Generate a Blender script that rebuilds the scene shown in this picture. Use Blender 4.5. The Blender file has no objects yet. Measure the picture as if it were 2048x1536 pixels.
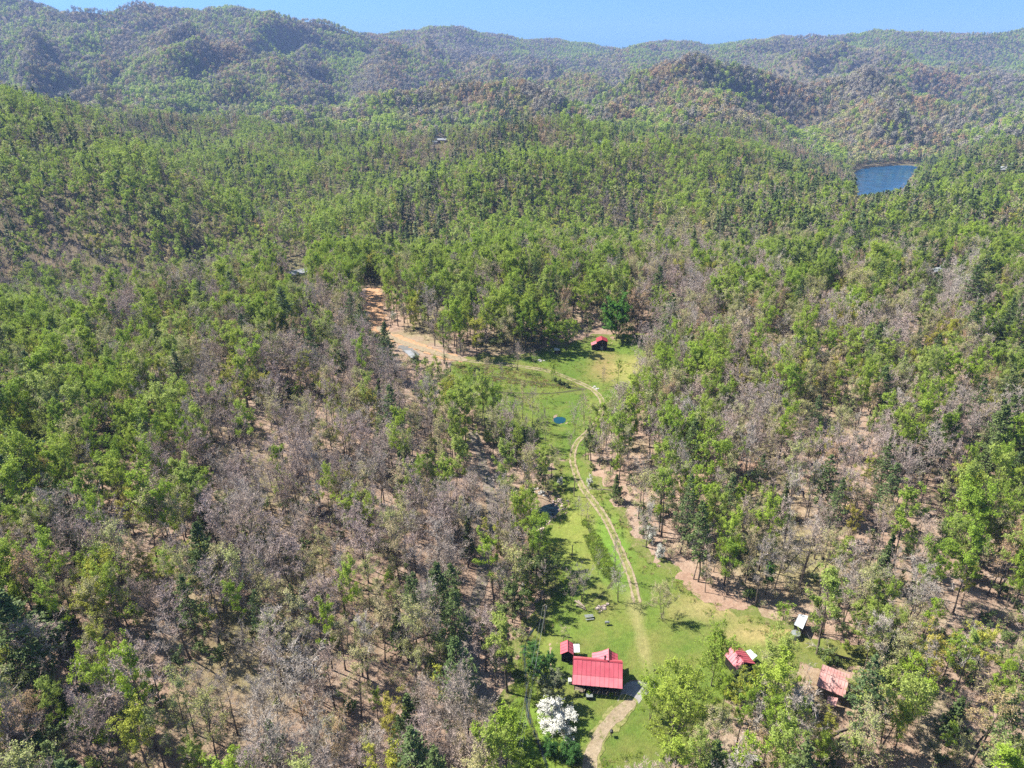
import bpy, math, random
import numpy as np
R = math.radians
# ------------------------------------------------------------------ camera, light, world
sc = bpy.context.scene
C = sc.collection
CAMH = 120.0
PITCH = R(25.2)
FPX = 1422.0
cam_d = bpy.data.cameras.new('camera')
cam_d.sensor_width = 36.0
cam_d.lens = 36.0 * FPX / 2048.0
cam_d.clip_start = 1.0
cam_d.clip_end = 40000.0
cam = bpy.data.objects.new('camera', cam_d)
cam.location = (0, 0, CAMH)
cam.rotation_euler = (math.pi / 2 - PITCH, 0, 0)
C.objects.link(cam)
sc.camera = cam

SUN_EL = R(50)
SUN_AZ = R(160)          # direction towards the sun, counter-clockwise from +X
sdir = (math.cos(SUN_EL) * math.cos(SUN_AZ), math.cos(SUN_EL) * math.sin(SUN_AZ), math.sin(SUN_EL))
SKY0 = (.112, .285, .60)      # the clear deep blue of mountain air down to the horizon
W = bpy.data.worlds.new('World')
sc.world = W
W.use_nodes = True
wn = W.node_tree.nodes
wl = W.node_tree.links
wn.clear()
sky = wn.new('ShaderNodeTexSky')
sky.sky_type = 'NISHITA'
sky.sun_disc = False
sky.sun_elevation = SUN_EL
sky.sun_rotation = math.pi / 2 - SUN_AZ
sky.altitude = 900
sky.air_density = 1.0
sky.dust_density = 0.2
sky.ozone_density = 2.0
bg = wn.new('ShaderNodeBackground')
bg.inputs['Strength'].default_value = 0.092
wo = wn.new('ShaderNodeOutputWorld')
tcw = wn.new('ShaderNodeTexCoord')
sxw = wn.new('ShaderNodeSeparateXYZ'); wl.new(tcw.outputs['Generated'], sxw.inputs[0])
rmp = wn.new('ShaderNodeValToRGB'); wl.new(sxw.outputs[2], rmp.inputs[0])
rmp.color_ramp.elements[0].position = 0.0; rmp.color_ramp.elements[0].color = (SKY0[0], SKY0[1], SKY0[2], 1)
rmp.color_ramp.elements[1].position = 0.55; rmp.color_ramp.elements[1].color = (1.0, .96, .86, 1)
mxw = wn.new('ShaderNodeMix'); mxw.data_type = 'RGBA'; mxw.blend_type = 'MULTIPLY'; mxw.inputs[0].default_value = 1.0
wl.new(sky.outputs[0], mxw.inputs[6]); wl.new(rmp.outputs[0], mxw.inputs[7])
wl.new(mxw.outputs[2], bg.inputs[0])
wl.new(bg.outputs[0], wo.inputs[0])

sun_d = bpy.data.lights.new('sun', 'SUN')
sun_d.energy = 5.0
sun_d.angle = R(0.5)
sun_d.color = (1.0, 0.935, 0.83)
sun = bpy.data.objects.new('sun', sun_d)
from mathutils import Vector, Matrix, Euler
sun.rotation_euler = Vector(sdir).to_track_quat('Z', 'Y').to_euler()
sun.location = (0, 0, 500)
C.objects.link(sun)
sc.view_settings.view_transform = 'Standard'
sc.view_settings.look = 'None'
sc.view_settings.exposure = 1.5
sc.view_settings.gamma = 1.0
sc.view_settings.use_curve_mapping = False
sc.render.engine = 'CYCLES'
sc.cycles.max_bounces = 6
sc.cycles.diffuse_bounces = 3
sc.cycles.glossy_bounces = 2
sc.cycles.transmission_bounces = 3
sc.cycles.transparent_max_bounces = 4
sc.cycles.volume_bounces = 0
sc.cycles.use_adaptive_sampling = False
sc.cycles.use_denoising = False
sc.render.film_transparent = False

# ------------------------------------------------------------------ helpers
def tag(o, label=None, cat=None, group=None, kind=None):
    if label: o['label'] = label
    if cat: o['category'] = cat
    if group: o['group'] = group
    if kind: o['kind'] = kind
    return o

def link_mesh(name, me, parent=None):
    o = bpy.data.objects.new(name, me)
    C.objects.link(o)
    if parent is not None:
        o.parent = parent
    return o

def mesh_np(name, V, F, mats=(), mi=None, smooth=False):
    """V (n,3), F list of arrays (m,3)/(m,4)"""
    me = bpy.data.meshes.new(name)
    V = np.asarray(V, dtype=np.float32)
    me.vertices.add(len(V))
    me.vertices.foreach_set('co', V.ravel())
    loops = []
    starts = []
    n = 0
    for f in F:
        f = np.asarray(f, dtype=np.int32)
        if f.size == 0:
            continue
        k = f.shape[1]
        loops.append(f.ravel())
        starts.append(n + np.arange(len(f), dtype=np.int32) * k)
        n += f.size
    L = np.concatenate(loops)
    S = np.concatenate(starts)
    me.loops.add(len(L))
    me.loops.foreach_set('vertex_index', L)
    me.polygons.add(len(S))
    me.polygons.foreach_set('loop_start', S)
    if mi is not None:
        me.polygons.foreach_set('material_index', np.asarray(mi, dtype=np.int32))
    if smooth:
        me.polygons.foreach_set('use_smooth', np.ones(len(S), dtype=bool))
    me.update(calc_edges=True)
    me.validate()
    for m in mats:
        me.materials.append(m)
    return me

class MB:
    def __init__(s): s.v = []; s.f = []
    def pts(s, P):
        n = len(s.v); s.v += [tuple(p) for p in P]; return n
    def face(s, P):
        n = s.pts(P); s.f.append(tuple(range(n, n + len(P)))); return s
    def hexa(s, P):     # 4 bottom (ccw), 4 top
        n = s.pts(P)
        for q in ((3, 2, 1, 0), (4, 5, 6, 7), (0, 1, 5, 4), (1, 2, 6, 5), (2, 3, 7, 6), (3, 0, 4, 7)):
            s.f.append(tuple(n + i for i in q))
        return s
    def box(s, x0, x1, y0, y1, z0, z1):
        return s.hexa([(x0, y0, z0), (x1, y0, z0), (x1, y1, z0), (x0, y1, z0), (x0, y0, z1), (x1, y0, z1), (x1, y1, z1), (x0, y1, z1)])
    def slab(s, P, t):  # quad P with thickness t downwards
        return s.hexa([(p[0], p[1], p[2] - t) for p in P] + list(P))
    def prism(s, P, d): # polygon P extruded by vector d
        n = s.pts(list(P) + [tuple(a + b for a, b in zip(p, d)) for p in P]); k = len(P)
        s.f.append(tuple(range(n + k - 1, n - 1, -1))); s.f.append(tuple(range(n + k, n + 2 * k)))
        for i in range(k):
            j = (i + 1) % k
            s.f.append((n + i, n + j, n + k + j, n + k + i))
        return s
    def tube(s, P, rr, k=6):
        P = [Vector(p) for p in P]
        if not isinstance(rr, (list, tuple)): rr = [rr] * len(P)
        rings = []
        for i, p in enumerate(P):
            d = (P[min(i + 1, len(P) - 1)] - P[max(i - 1, 0)]).normalized()
            a = d.cross(Vector((0, 0, 1)) if abs(d.z) < .9 else Vector((1, 0, 0))).normalized()
            b = d.cross(a)
            rings.append(s.pts([p + (a * math.cos(t) + b * math.sin(t)) * rr[i] for t in [2 * math.pi * j / k for j in range(k)]]))
        for a, b in zip(rings, rings[1:]):
            for j in range(k):
                jj = (j + 1) % k
                s.f.append((a + j, a + jj, b + jj, b + j))
        s.f.append(tuple(rings[0] + j for j in range(k))); s.f.append(tuple(rings[-1] + j for j in range(k - 1, -1, -1)))
        return s
    def build(s, name, mat, parent=None, smooth=False):
        me = bpy.data.meshes.new(name)
        me.from_pydata(s.v, [], s.f)
        if smooth:
            for p in me.polygons: p.use_smooth = True
        me.materials.append(mat)
        me.update()
        return link_mesh(name, me, parent)

def empty(name, loc, rz=0.0):
    o = bpy.data.objects.new(name, None)
    o.empty_display_size = 0.5
    o.location = loc
    o.rotation_euler = (0, 0, rz)
    C.objects.link(o)
    return o

# ---- numpy noise
_pr = np.random.RandomState(7)
_perm = _pr.permutation(4096)
_gr = _pr.rand(4096) * 2 * math.pi
_gx = np.cos(_gr); _gy = np.sin(_gr)
def pnoise(x, y, seed=0):
    xi = np.floor(x).astype(np.int64); yi = np.floor(y).astype(np.int64)
    xf = x - xi; yf = y - yi
    u = xf * xf * xf * (xf * (xf * 6 - 15) + 10); v = yf * yf * yf * (yf * (yf * 6 - 15) + 10)
    def g(ix, iy, dx, dy):
        h = _perm[(_perm[(ix + seed * 17) & 4095] + iy) & 4095]
        return _gx[h] * dx + _gy[h] * dy
    a = g(xi, yi, xf, yf); b = g(xi + 1, yi, xf - 1, yf)
    c = g(xi, yi + 1, xf, yf - 1); d = g(xi + 1, yi + 1, xf - 1, yf - 1)
    return 1.5 * ((a * (1 - u) + b * u) * (1 - v) + (c * (1 - u) + d * u) * v)
def fbm(x, y, o=4, seed=0):
    r = 0; a = 1; f = 1
    for i in range(o):
        r = r + a * pnoise(x * f, y * f, seed + i); a *= .5; f *= 2.03
    return r
def ridged(x, y, o=3, seed=0):
    r = 0; a = 1; f = 1
    for i in range(o):
        n = 1 - np.abs(pnoise(x * f, y * f, seed + i)) * 1.6
        r = r + a * n; a *= .45; f *= 2.1
    return r - 0.9

# ------------------------------------------------------------------ pixel <-> world
cp, sp = math.cos(PITCH), math.sin(PITCH)
def pix_dir(px, py):
    u = (px - 1024.0) / FPX; v = (768.0 - py) / FPX
    dy = cp + v * sp
    return u / dy, (-sp + v * cp) / dy       # X and Z slope per unit Y
def proj(X, Y, Z):
    dz = Z - CAMH
    dep = Y * cp - dz * sp
    upv = Y * sp + dz * cp
    return 1024 + FPX * X / dep, 768 - FPX * upv / dep, dep

# ------------------------------------------------------------------ terrain
NEAR = [  # X, Y, z
 (0, 30, -6), (60, 30, -3), (-60, 30, 0), (30, 60, -3), (20, 85, -.6), (21, 105, 0), (34, 108, 0), (8, 108, -1.5), (20, 130, 0), (25, 160, 1), (22, 190, 2), (25, 225, 2.5), (40, 262, 5), (60, 300, 9), (-10, 262, 6),
 (0, 150, -1), (-5, 130, -2), (-4, 108, -3), (-6, 180, 0),
 (-100, 60, 6), (-45, 90, 3), (-100, 130, 12), (-60, 130, 7), (-30, 165, 4), (-150, 200, 14), (-60, 220, 8), (-200, 300, 4), (-90, 300, 8), (-40, 300, 8), (-290, 335, -12), (-200, 350, -3), (-140, 385, 1), (-250, 405, -42), (-350, 420, -44), (-160, 450, -38), (-90, 470, -26),
 (100, 60, 1), (60, 100, 2), (100, 110, 5), (70, 140, 5), (120, 160, 12), (60, 180, 8), (160, 220, 17), (90, 230, 12), (120, 300, 14), (200, 300, 16), (70, 340, 14), (260, 400, 10), (0, 340, 12), (-60, 345, 8),
]
CTRL = [  # px, py, Y
 # ravine and slope on the left
 (0, 588, 480), (150, 590, 470), (300, 555, 500), (450, 525, 530), (560, 505, 540),
 (0, 500, 512), (150, 480, 522), (300, 470, 528), (0, 400, 550), (120, 370, 585), (220, 370, 595), (50, 290, 660), (-150, 290, 640), (-150, 215, 780), (0, 225, 800), (100, 250, 760), (200, 292, 700), (300, 338, 645), (400, 388, 605), (480, 432, 575), (550, 480, 540), (400, 305, 1080), (560, 290, 1200),
 (700, 560, 420), (900, 560, 420), (700, 450, 600), (700, 350, 850), (560, 400, 760),
 (1000, 450, 570), (1000, 350, 820), (900, 295, 1150), (1100, 292, 1120), (700, 300, 1150), (1250, 300, 1080), (1400, 320, 950),
 (1250, 550, 430), (1250, 400, 660), (1500, 550, 430), (1500, 450, 540), (1450, 380, 700), (1600, 440, 590), (1720, 425, 600), (1850, 430, 600), (2000, 450, 560), (1750, 550, 420), (2040, 600, 380), (1900, 350, 900), (2040, 350, 850), (1960, 385, 720),
 (1560, 340, 950), (1640, 390, 760), (1740, 428, 720), (1820, 428, 720), (1770, 420, 850), (1770, 412, 1000), (1830, 408, 1000), (1730, 412, 1000),
 # lake bowl
 (1775, 333, 1470), (1700, 345, 1400), (1850, 345, 1350), (1775, 400, 1150), (1650, 330, 1350), (1900, 320, 1350),
 # green hills behind the plateau
 (0, 245, 1150), (150, 255, 1200), (0, 225, 1700), (300, 240, 1800), (500, 235, 1900), (250, 160, 2300), (80, 190, 2100), (560, 150, 2500), (460, 200, 2200), (700, 215, 2200), (640, 265, 1600), (850, 250, 1600), (1000, 255, 1500),
 (100, 100, 2700), (350, 80, 2900), (600, 110, 3000), (700, 140, 3000), (850, 135, 3000), (960, 160, 2900), (1000, 190, 2700), (1020, 205, 2500), (800, 200, 2500), (900, 220, 2100),
 (1180, 168, 2300), (1300, 172, 1900), (1380, 178, 1850), (1450, 215, 1700), (1350, 240, 1500), (1150, 225, 1900), (1080, 215, 2200), (1240, 265, 1350), (1560, 255, 1600), (1500, 290, 1250),
 (1650, 270, 1650), (1700, 225, 2200), (1600, 225, 2300), (1480, 205, 2700), (1500, 160, 3200), (1650, 160, 3000), (1850, 160, 2900), (1850, 225, 2300), (1950, 260, 1900), (2040, 240, 2100), (1900, 300, 1600), (2040, 300, 1300),
 (1150, 135, 3900), (1250, 155, 3800), (1350, 165, 3500), (1000, 115, 4300), (760, 110, 4000), (640, 90, 4000),
 # skyline
 (0, 42, 3300), (100, 40, 3300), (180, 35, 3300), (270, 30, 3300), (340, 27, 3300), (400, 30, 3500), (470, 19, 4000), (540, 38, 4400), (620, 60, 4700), (700, 76, 4900), (760, 80, 4700), (820, 70, 4500), (880, 66, 4500), (930, 62, 4500), (975, 82, 4600), (1040, 99, 5200), (1130, 92, 5500), (1200, 104, 5600), (1300, 107, 5600), (1400, 101, 5200), (1500, 96, 4800), (1600, 93, 4600), (1700, 88, 4400), (1800, 73, 4300), (1900, 78, 4300), (2048, 81, 4300), (2250, 80, 4300), (-200, 40, 3300),
]
cx, cy, cz = [], [], []
for px, py, Y in ((110, 250, 760), (200, 292, 700), (300, 338, 645), (400, 388, 605), (480, 432, 575), (550, 480, 540)):
    a, b = pix_dir(px + 22, py)          # hollow behind the spur
    cx.append(a * (Y + 75)); cy.append(Y + 75); cz.append(CAMH + b * Y - 30)
for X, Y, z in NEAR:
    cx.append(X); cy.append(Y); cz.append(z)
for px, py, Y in CTRL:
    a, b = pix_dir(px, py)
    cx.append(a * Y); cy.append(Y); cz.append(CAMH + b * Y)
# ground beyond the skyline drops away
for px, py, Y in CTRL[-28:]:
    a, b = pix_dir(px, py)
    cx.append(a * Y * 1.35); cy.append(Y * 1.35); cz.append(CAMH + b * Y - 150)
    cx.append(a * Y * 1.9); cy.append(Y * 1.9); cz.append(CAMH - 150)
cx = np.array(cx); cy = np.array(cy); cz = np.array(cz)
def warp(X, Y):
    D = Y + 300.0
    return X / D * 1.0, np.log(D / 300.0) * 0.8
def tnoise(X, Y):
    big = np.clip((Y - 950) / 1000, 0, 1)
    wx = fbm(X / 900, Y / 900, 2, 40) * 260; wy = fbm(X / 900, Y / 900, 2, 50) * 260
    n = ridged((X + wx) / 820, (Y + wy) / 820, 3, 3) * (170 * big - 125 * np.clip((Y - 3000) / 1200, 0, 1))
    mid = np.clip((Y - 330) / 400, 0, 1)
    n = n + (ridged((X + wx * .3) / 330, (Y + wy * .3) / 330, 2, 9)) * 36 * mid * (1 - .2 * big)
    n = n + fbm(X / 70, Y / 70, 2, 20) * 1.1
    return n
def kern(r): return np.sqrt(r * r + 0.0004)
wcx, wcy = warp(cx, cy)
rhs = (cz - tnoise(cx, cy)) / (cy + 300.0)
A = kern(np.hypot(wcx[:, None] - wcx[None], wcy[:, None] - wcy[None]))
n_ = len(cx)
A[np.arange(n_), np.arange(n_)] -= 0.003
Pm = np.c_[np.ones(n_), wcx, wcy]
M_ = np.block([[A, Pm], [Pm.T, np.zeros((3, 3))]])
sol = np.linalg.solve(M_, np.r_[rhs, 0, 0, 0])
def zfun(X, Y):
    wx, wy = warp(X, Y)
    out = np.zeros(X.shape)
    for i in range(n_):
        out += sol[i] * kern(np.hypot(wx - wcx[i], wy - wcy[i]))
    out += sol[n_] + sol[n_ + 1] * wx + sol[n_ + 2] * wy
    return out * (Y + 300.0) + tnoise(X, Y)

NS, SMAX = 470, 0.86
Y0, Y1 = 10.0, 8200.0
NR = 680
svec = np.linspace(-SMAX, SMAX, NS)
rvec = np.linspace(math.log(Y0 + 300), math.log(Y1 + 300), NR)
Yr = np.exp(rvec) - 300
GX = svec[None, :] * (Yr[:, None] + 300)
GY = np.repeat(Yr[:, None], NS, 1)
GZ = zfun(GX, GY)
LAKE_Z = -80.0
# basins for the ponds and the lake are pressed into the grid after this
def zat(X, Y):
    X = np.asarray(X, float); Y = np.asarray(Y, float)
    fs = np.clip((X / (Y + 300) + SMAX) / (2 * SMAX) * (NS - 1), 0, NS - 1.001)
    fr = np.clip((np.log(np.maximum(Y, Y0) + 300) - rvec[0]) / (rvec[-1] - rvec[0]) * (NR - 1), 0, NR - 1.001)
    i = fr.astype(int); j = fs.astype(int); a = fr - i; b = fs - j
    return (GZ[i, j] * (1 - a) * (1 - b) + GZ[i + 1, j] * a * (1 - b) + GZ[i, j + 1] * (1 - a) * b + GZ[i + 1, j + 1] * a * b)
_ys = np.exp(np.linspace(math.log(40), math.log(7800), 2600))
def G(px, py, lift=0.0):
    a, b = pix_dir(px, py)
    z = zat(a * _ys, _ys) + lift
    ray = CAMH + b * _ys
    k = np.nonzero(z >= ray)[0]
    if len(k) == 0: return None
    k = k[0]
    if k == 0: Y = _ys[0]
    else:
        d0 = ray[k - 1] - z[k - 1]; d1 = z[k] - ray[k]
        Y = _ys[k - 1] + (_ys[k] - _ys[k - 1]) * d0 / (d0 + d1 + 1e-9)
    X = a * Y
    return float(X), float(Y), float(zat(X, Y))
def Gpoly(P): return np.array([G(*p)[:2] for p in P])

def in_poly(X, Y, P):
    X = np.asarray(X, float); Y = np.asarray(Y, float)
    r = np.zeros(X.shape, bool)
    n = len(P)
    for i in range(n):
        x0, y0 = P[i]; x1, y1 = P[(i + 1) % n]
        if y0 == y1: continue
        c = ((y0 > Y) != (y1 > Y)) & (X < (x1 - x0) * (Y - y0) / (y1 - y0) + x0)
        r ^= c
    return r
def seg_dist(X, Y, P, closed):
    d = np.full(np.shape(X), 1e9)
    n = len(P)
    for i in range(n if closed else n - 1):
        x0, y0 = P[i]; x1, y1 = P[(i + 1) % n]
        L = (x1 - x0) ** 2 + (y1 - y0) ** 2 + 1e-9
        t = np.clip(((X - x0) * (x1 - x0) + (Y - y0) * (y1 - y0)) / L, 0, 1)
        d = np.minimum(d, np.hypot(X - x0 - t * (x1 - x0), Y - y0 - t * (y1 - y0)))
    return d
def sdf(X, Y, P):    # negative inside
    d = seg_dist(X, Y, P, True)
    return np.where(in_poly(X, Y, P), -d, d)
def smooth_closed(P, it=2):
    P = np.asarray(P, float)
    for _ in range(it):
        Q = np.roll(P, -1, 0)
        P = np.stack([P * .75 + Q * .25, P * .25 + Q * .75], 1).reshape(-1, 2)
    return P
def smooth_open(P, it=2):
    P = np.asarray(P, float)
    for _ in range(it):
        Q = np.stack([P[:-1] * .75 + P[1:] * .25, P[:-1] * .25 + P[1:] * .75], 1).reshape(-1, 2)
        P = np.vstack([P[:1], Q, P[-1:]])
    return P

# regions given by what lies on the ground (pixel outlines cast onto the terrain)
POND1 = [(1104, 838), (1106, 834), (1116, 832), (1128, 833), (1133, 838), (1129, 843), (1118, 846), (1107, 843)]
POND2 = [(1068, 1020), (1090, 1004), (1112, 1000), (1121, 1008), (1117, 1020), (1100, 1034), (1082, 1048), (1070, 1062), (1060, 1060), (1056, 1045), (1060, 1030)]
def lake_pt(px, py):
    a, b = pix_dir(px, py); Y = (LAKE_Z - CAMH) / b; return (a * Y, Y)
LAKEW = smooth_closed([lake_pt(*p) for p in [(1706, 342), (1740, 334), (1790, 330), (1836, 331), (1838, 342), (1824, 352), (1814, 366), (1822, 385), (1800, 410), (1760, 425), (1715, 415), (1700, 390), (1715, 372), (1708, 355)]])
P1W = smooth_closed(Gpoly(POND1)); P2W = smooth_closed(Gpoly(POND2))
def pond_level(PW): return float(zat(PW[:, 0], PW[:, 1]).min()) - 0.25
P1Z, P2Z = pond_level(P1W), pond_level(P2W)
for PW, zl, dep, wid in ((P1W, P1Z, 1.2, 2.5), (P2W, P2Z, 1.2, 2.5), (LAKEW, LAKE_Z, 6, 60)):
    d = sdf(GX, GY, PW)
    if wid < 10:
        t = np.clip(d / wid, 0, 1); t = t * t * (3 - 2 * t)
        tgt = np.where(d < 0, zl - np.minimum(-d * .6 + .1, dep), zl + .12)
        GZ = np.where(d < wid, tgt * (1 - t) + GZ * t, GZ)
    else:
        t = np.clip(d / wid, 0, 1)
        GZ = np.where(d < 0, zl - np.minimum(-d * .2, dep), np.where(d < wid, np.minimum(GZ, zl + 1 + GZ * 0 + t * 14) * (1 - t) + GZ * t, GZ))
        GZ = np.where((d > 0) & (d < 250), np.maximum(GZ, zl + .8 + d * .05), GZ)
# level pads under the buildings
for (px, py, r) in ((1195, 1385, 10), (1133, 1318, 5), (1472, 1330, 6), (1201, 700, 9), (1602, 1260, 4)):
    g = G(px, py)
    d = np.hypot(GX - g[0], GY - g[1] - r * .25)
    t = np.clip((d - r * .75) / (r * .6), 0, 1); t = t * t * (3 - 2 * t)
    GZ = np.where(t < 1, g[2] * (1 - t) + GZ * t, GZ)
# ------------------------------------------------------------------ materials
class NT:
    def __init__(s, name):
        s.m = bpy.data.materials.new(name); s.m.use_nodes = True
        s.n = s.m.node_tree.nodes; s.l = s.m.node_tree.links; s.n.clear()
        s.out = s.n.new('ShaderNodeOutputMaterial')
    def new(s, t, **k):
        x = s.n.new(t)
        for a, b in k.items(): setattr(x, a, b)
        return x
    def put(s, sock, v):
        if v is None: return
        if hasattr(v, 'is_output') or isinstance(v, bpy.types.NodeSocket): s.l.new(v, sock)
        elif isinstance(v, (tuple, list)) and len(v) == 3 and sock.type == 'RGBA': sock.default_value = (*v, 1)
        else: sock.default_value = v
    def pos(s):
        if not hasattr(s, '_p'): s._p = s.new('ShaderNodeNewGeometry').outputs['Position']
        return s._p
    def obj(s):
        if not hasattr(s, '_o'): s._o = s.new('ShaderNodeTexCoord').outputs['Object']
        return s._o
    def rnd(s):
        if not hasattr(s, '_r'): s._r = s.new('ShaderNodeObjectInfo').outputs['Random']
        return s._r
    def noise(s, scale, co=None, detail=3, rough=.55, w=None):
        x = s.new('ShaderNodeTexNoise')
        s.put(x.inputs['Vector'], co or s.pos()); x.inputs['Scale'].default_value = scale
        x.inputs['Detail'].default_value = detail; x.inputs['Roughness'].default_value = rough
        return x.outputs[0]
    def math(s, op, a, b=None, clamp=False):
        x = s.new('ShaderNodeMath', operation=op); x.use_clamp = clamp
        s.put(x.inputs[0], a); s.put(x.inputs[1], b)
        return x.outputs[0]
    def rng(s, v, a, b, c=0.0, d=1.0):
        x = s.new('ShaderNodeMapRange'); s.put(x.inputs[0], v)
        for i, q in zip((1, 2, 3, 4), (a, b, c, d)): x.inputs[i].default_value = q
        return x.outputs[0]
    def mix(s, f, a, b, mode='MIX'):
        x = s.new('ShaderNodeMix', data_type='RGBA', blend_type=mode)
        s.put(x.inputs[0], f); s.put(x.inputs[6], a); s.put(x.inputs[7], b)
        return x.outputs[2]
    def scale(s, vec, sc_):
        x = s.new('ShaderNodeMapping'); s.put(x.inputs[0], vec); x.inputs['Scale'].default_value = sc_
        return x.outputs[0]
    def blob(s, cx_, cy_, r, soft=.5, wob=.5):    # 1 inside an uneven patch of ground
        sub = s.new('ShaderNodeVectorMath', operation='SUBTRACT'); s.put(sub.inputs[0], s.pos()); sub.inputs[1].default_value = (cx_, cy_, 0)
        mul = s.new('ShaderNodeVectorMath', operation='MULTIPLY'); s.put(mul.inputs[0], sub.outputs[0]); mul.inputs[1].default_value = (1 / r[0], 1 / r[1], 0)
        ln = s.new('ShaderNodeVectorMath', operation='LENGTH'); s.put(ln.inputs[0], mul.outputs[0])
        d = s.math('ADD', ln.outputs['Value'], s.math('MULTIPLY', s.math('SUBTRACT', s.noise(.18, detail=4), .5), wob * 2))
        return s.rng(d, 1 - soft, 1 + soft, 1, 0)
    def bsdf(s, col, rough=.9, spec=.2, bump=None, bs=.3, metal=0):
        b = s.new('ShaderNodeBsdfPrincipled')
        s.put(b.inputs['Base Color'], col); s.put(b.inputs['Roughness'], rough)
        b.inputs['Specular IOR Level'].default_value = spec; b.inputs['Metallic'].default_value = metal
        if bump is not None:
            u = s.new('ShaderNodeBump'); u.inputs['Strength'].default_value = bs; u.inputs['Distance'].default_value = .3
            s.put(u.inputs['Height'], bump); s.put(b.inputs['Normal'], u.outputs[0])
        s.l.new(b.outputs[0], s.out.inputs[0])
        return s.m

def simple(name, c1, c2, scale=2.0, rough=.8, spec=.2, obj=True, metal=0, dirt=None):
    t = NT(name)
    co = t.obj() if obj else t.pos()
    c = t.mix(t.rng(t.noise(scale, co, 4), .35, .65), c1, c2)
    if dirt: c = t.mix(t.rng(t.noise(scale * .3, co, 5), .55, .72), c, dirt)
    return t.bsdf(c, rough, spec, metal=metal)

def m_litter():
    t = NT('leaf_litter')
    a = t.rng(t.noise(.035, detail=4), .4, .6); b = t.rng(t.noise(.45, detail=5, rough=.7), .35, .68); c = t.rng(t.noise(2.6, detail=3, rough=.8), .35, .7)
    col = t.mix(a, (.275, .185, .135), (.26, .20, .155))
    col = t.mix(b, (.17, .10, .065), col)
    col = t.mix(t.math('MULTIPLY', c, .55), col, (.36, .30, .245))
    g = t.rng(t.noise(.022, detail=4), .52, .68)
    col = t.mix(t.math('MULTIPLY', g, .75), col, t.mix(b, (.10, .10, .04), (.23, .23, .08)))
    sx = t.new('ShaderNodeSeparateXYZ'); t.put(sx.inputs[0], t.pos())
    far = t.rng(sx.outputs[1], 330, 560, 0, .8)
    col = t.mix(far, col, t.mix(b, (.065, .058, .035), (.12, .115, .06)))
    return t.bsdf(col, .95, .05, t.noise(1.6, detail=5, rough=.8), .9)
def m_grass(name, yellow, patches=(), stripes=False, lush=()):
    t = NT(name)
    a = t.rng(t.noise(.07, detail=4), .38, .62); b = t.rng(t.noise(.6, detail=5, rough=.7), .35, .65); c = t.rng(t.noise(4, detail=3, rough=.8), .3, .7)
    col = t.mix(a, (.085, .160, .020), (.135, .205, .030))
    col = t.mix(t.math('MULTIPLY', b, .5), col, (.066, .12, .018))
    col = t.mix(t.math('MULTIPLY', c, .35), col, (.17, .20, .05))
    y = t.rng(t.noise(.11, detail=5, rough=.65), .5 - yellow * .18, .72 - yellow * .12)
    col = t.mix(t.math('MULTIPLY', y, .6), col, (.22, .195, .065))
    if stripes:
        w = t.new('ShaderNodeTexWave', wave_type='BANDS', bands_direction='X'); t.put(w.inputs[0], t.pos()); w.inputs['Scale'].default_value = .62; w.inputs['Distortion'].default_value = .7; w.inputs['Detail'].default_value = 2
        col = t.mix(t.math('MULTIPLY', w.outputs['Fac'], .2), col, (.17, .22, .05))
    for (x, y_, r, cc, s_) in patches:
        k = t.blob(x, y_, r)
        col = t.mix(t.math('MULTIPLY', k, s_), col, t.mix(b, cc, tuple(q * 1.35 for q in cc)))
    q = t.rng(t.noise(1.3, detail=6, rough=.75), .3, .7, .58, 1.0)
    col = t.mix(1.0, col, q, 'MULTIPLY')
    return t.bsdf(col, .9, .1, t.noise(3, detail=5, rough=.8), .9)
def m_dirt(name, c1, c2, grassy=.0):
    t = NT(name)
    b = t.rng(t.noise(.8, detail=5, rough=.7), .35, .65); c = t.rng(t.noise(6, detail=2, rough=.8), .35, .7)
    col = t.mix(b, c1, c2)
    col = t.mix(t.math('MULTIPLY', c, .35), col, tuple(min(q * 1.4, .8) for q in c2))
    if grassy:
        col = t.mix(t.rng(t.noise(.9, detail=4, rough=.7), .62 - grassy * .2, .75 - grassy * .2), col, (.16, .19, .05))
    q = t.rng(t.noise(1.7, detail=6, rough=.75), .3, .7, .5, .85)
    col = t.mix(1.0, col, q, 'MULTIPLY')
    return t.bsdf(col, .95, .1, t.noise(3, detail=5, rough=.8), .7)
def m_water(name, col, rough, scale, bs):
    t = NT(name)
    b = t.new('ShaderNodeBsdfPrincipled')
    t.put(b.inputs['Base Color'], t.mix(t.rng(t.noise(scale * .1, detail=3), .4, .6), col, tuple(q * 1.5 for q in col))); b.inputs['Roughness'].default_value = rough
    b.inputs['IOR'].default_value = 1.33
    u = t.new('ShaderNodeBump'); u.inputs['Strength'].default_value = bs; u.inputs['Distance'].default_value = .1
    t.put(u.inputs['Height'], t.noise(scale, detail=3)); t.put(b.inputs['Normal'], u.outputs[0])
    t.l.new(b.outputs[0], t.out.inputs[0])
    return t.m
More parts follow.
